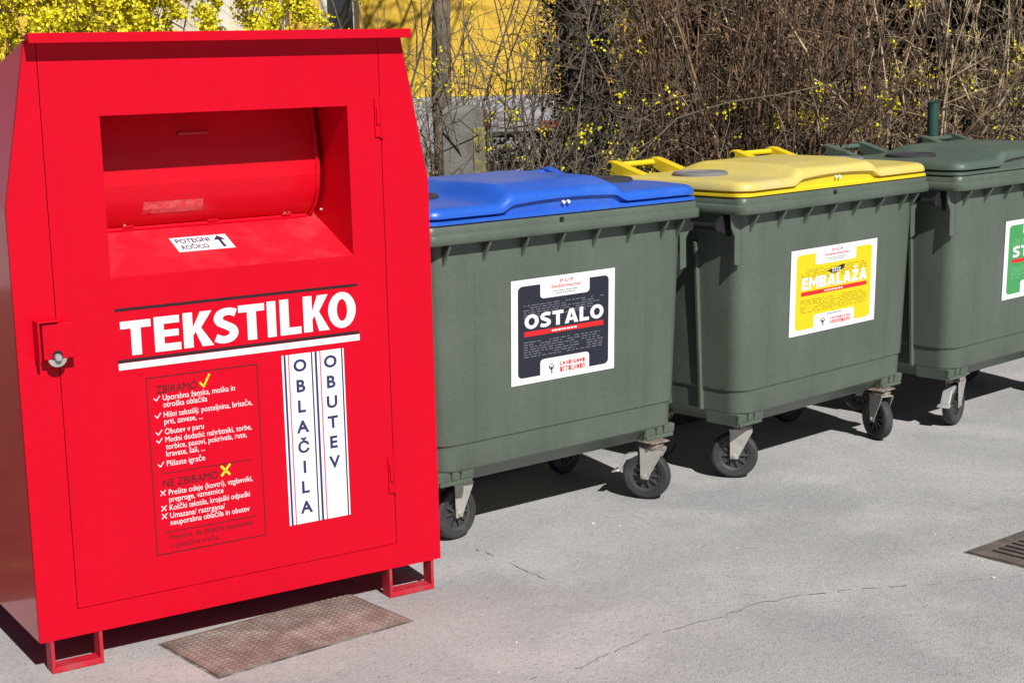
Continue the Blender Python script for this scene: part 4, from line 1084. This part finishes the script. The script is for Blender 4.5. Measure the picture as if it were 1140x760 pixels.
# ivy-clad dark trunk
def tree(name, loc, label, m, r, H, lean, seed, ivy=0, limbs=6):
    rs = np.random.default_rng(seed); e = empty(name, loc); tag(e, label, 'tree')
    T = Twigs(); P = grow(rs, (0, 0, -.05), (lean[0], lean[1], 1), H, 14, .03, 0)
    # uneven bark outline: several strands wound together
    for k in range(6):
        a = k * 1.05 + rs.uniform(-.2, .2); o_ = np.array([math.cos(a), math.sin(a), 0]) * r * .45
        T.tube(P + o_ + rs.normal(size=P.shape) * r * .06, r * .62, r * .40, 9)
    T.build('trunk', m, e)
    C = Twigs()
    for k in range(limbs):
        j = rs.integers(9, 14); a = rs.uniform(0, 6.28)
        Q = grow(rs, P[j], (math.cos(a), math.sin(a), .7), rs.uniform(1.2, 2.2), 8, .14, .02); C.tube(Q, r * .35, r * .08, 6)
        for _ in range(14):
            q = rs.integers(2, 9); S = grow(rs, Q[q], rs.normal(size=3) + np.array([0, 0, .5]), rs.uniform(.3, .9), 5, .15, .0); C.tube(S, .012, .003, 3)
            for _ in range(5):
                w_ = rs.integers(1, 6); C.tube(grow(rs, S[w_], rs.normal(size=3), rs.uniform(.1, .35), 3, .15, 0), .004, .0015, 3)
    C.build('crown', M['twig_grey'], e)
    if ivy:
        L = Twigs(); S2 = Twigs()
        for _ in range(ivy):
            j = rs.uniform(0, 13.0); k = int(j); p = P[k] * (1 - j + k) + P[k + 1] * (j - k); a = rs.uniform(0, 6.28); rr = r * rs.uniform(.85, 1.6)
            p = p + np.array([math.cos(a), math.sin(a), 0]) * rr
            L.leaf(p, rs.uniform(.020, .040), rs)
            if rs.uniform() < .25: S2.tube(grow(rs, p, (math.cos(a) * .6, math.sin(a) * .6, rs.normal()), rs.uniform(.08, .3), 4, .35, -.02), .004, .0018, 3)
        L.build('ivy', M['leaf_brown'], e, False); S2.build('ivy_stems', M['twig_grey'], e)
    return e
tree('ivy_tree', (X(668, 9.0, 100), 9.0, 0), 'thick dark ivy clad tree trunk between the blue and yellow lids', M['bark_dark'], .135, 4.2, (-.03, 0), 11, ivy=7500, limbs=5)
tree('garden_tree', (X(487, 9.7, 60), 9.7, 0), 'slim grey brown tree trunk before the yellow wall, right of red container', M['bark_grey'], .060, 4.5, (0.0, 0.02), 12, limbs=6)

# sparse grey shrubs in the middle, with forsythia flowers
GS_ = 'sparse flowering shrubs in front of the yellow house'
for (px, Y, H, st, sd_, fl, lab) in ((462, 8.6, 2.7, 34, 21, 80, 'bare grey shrub with few yellow flowers, against the red container\'s right edge'),
                                     (545, 8.5, 2.7, 24, 22, 44, 'sparse bare shrub with a few yellow flowers behind the concrete post'),
                                     (612, 8.9, 2.6, 19, 23, 40, 'sparse bare shrub with dark stems behind the blue lid'),
                                     (712, 8.6, 1.55, 8, 24, 60, 'low yellow flowering shrub at the foot of the ivy clad trunk')):
    shrub('forsythia_shrub', (X(px, Y), Y, 0.05), lab, 'shrub', None, M['twig_grey'], sd_, H, .55, st, 11, 4, r_stem=.010, spread=.30, flower_n=fl, flower_lo=.9, wob=.16, grav=-.01)
shrub('bare_shrub', (X(462, 9.3), 9.3, 0.05), 'low tangled bare shrub in front of the pale plinth, between red container and concrete post', 'shrub', None, M['twig_grey'], 27, 1.75, .6, 34, 12, 4, spread=.25, wob=.15, leaf_m=M['dead_leaf'], leaf_n=500, leaf_size=.03)
shrub('bare_shrub', (X(600, 9.5), 9.5, 0.05), 'low tangled dark bare shrub around the garden rail above the blue lid', 'shrub', None, M['twig_brown'], 28, 1.4, .8, 30, 12, 4, spread=.35, wob=.16, leaf_m=M['dead_leaf'], leaf_n=600, leaf_size=.03)
# dense flowering forsythia behind the red container
for (px, Y, sd_, lab) in ((40, 8.4, 31, 'dense yellow forsythia bush over the red container\'s left roof end'), (130, 8.9, 32, 'dense yellow forsythia bush over the red container\'s roof, left of the window')):
    shrub('forsythia_bush', (X(px, Y), Y, 0.05), lab, 'shrub', None, M['twig_brown'], sd_, 2.9, .7, 46, 12, 5, spread=.30, flower_n=5200, flower_lo=1.6, flower_size=.020, wob=.13)

# brown hedge along the row of bins
def at(px, Y, z=0.05): return (X(px, Y), Y, z)
p1 = shrub('hedge_shrub', at(815, 8.75), 'dense dark brown bare shrub of the hedge behind the yellow lid', 'shrub', 'dark brown bare hedge shrubs', M['twig_brown'], 41, 2.7, .55, 36, 11, 3, r_stem=.012,
           spread=.13, wob=.08, grav=-.003, leaf_m=M['dead_leaf'], leaf_n=1800, leaf_size=.022, r_sub=.0022)
p2 = shrub('hedge_shrub', at(965, 9.3), 'tan straw coloured bare shrub with arching stems behind the green lid', 'shrub', 'tan bare hedge shrubs', M['twig_tan'], 42, 2.6, .8, 32, 11, 3, r_stem=.012,
           spread=.42, wob=.13, grav=-.025, leaf_m=M['dead_leaf'], leaf_n=800, leaf_size=.022, flower_n=26, flower_lo=1.0, r_sub=.0024)
k = 0
for px, Y in ((905, 9.1), (760, 9.7), (850, 10.1), (960, 10.3), (800, 11.0)):
    k += 1; copy_tree(p1, at(px, Y), 1.3 * k, (1, 1, 1 + .04 * (k % 3)))
for px, Y in ((1050, 9.6), (1130, 10.0), (1010, 10.5), (1090, 10.9), (1190, 10.9), (1240, 10.2)):
    k += 1; copy_tree(p2, at(px, Y), 1.7 * k, (1, 1, 1 + .05 * (k % 3)))
shrub('forsythia_shrub', at(985, 8.95), 'thin forsythia with a bright flower spray above the green and yellow lids', 'shrub', None, M['twig_tan'], 53, 2.0, .5, 7, 9, 4, spread=.4, flower_n=120, flower_lo=1.3, wob=.14)
# added conifers: dark-coloured backing so the gaps in the hedge look dark
cf = None
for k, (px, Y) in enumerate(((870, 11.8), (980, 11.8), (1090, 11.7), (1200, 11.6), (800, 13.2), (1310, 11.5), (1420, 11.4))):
    if k == 0: cf = leafy('backing_conifer', at(px, Y, 0), 'dark brownish evergreen added behind the bare hedge to darken its gaps', 'tree', M['leaf_brown'], 61, 3.6, .8, 17000, .085, 'added dark evergreens backing the hedge')
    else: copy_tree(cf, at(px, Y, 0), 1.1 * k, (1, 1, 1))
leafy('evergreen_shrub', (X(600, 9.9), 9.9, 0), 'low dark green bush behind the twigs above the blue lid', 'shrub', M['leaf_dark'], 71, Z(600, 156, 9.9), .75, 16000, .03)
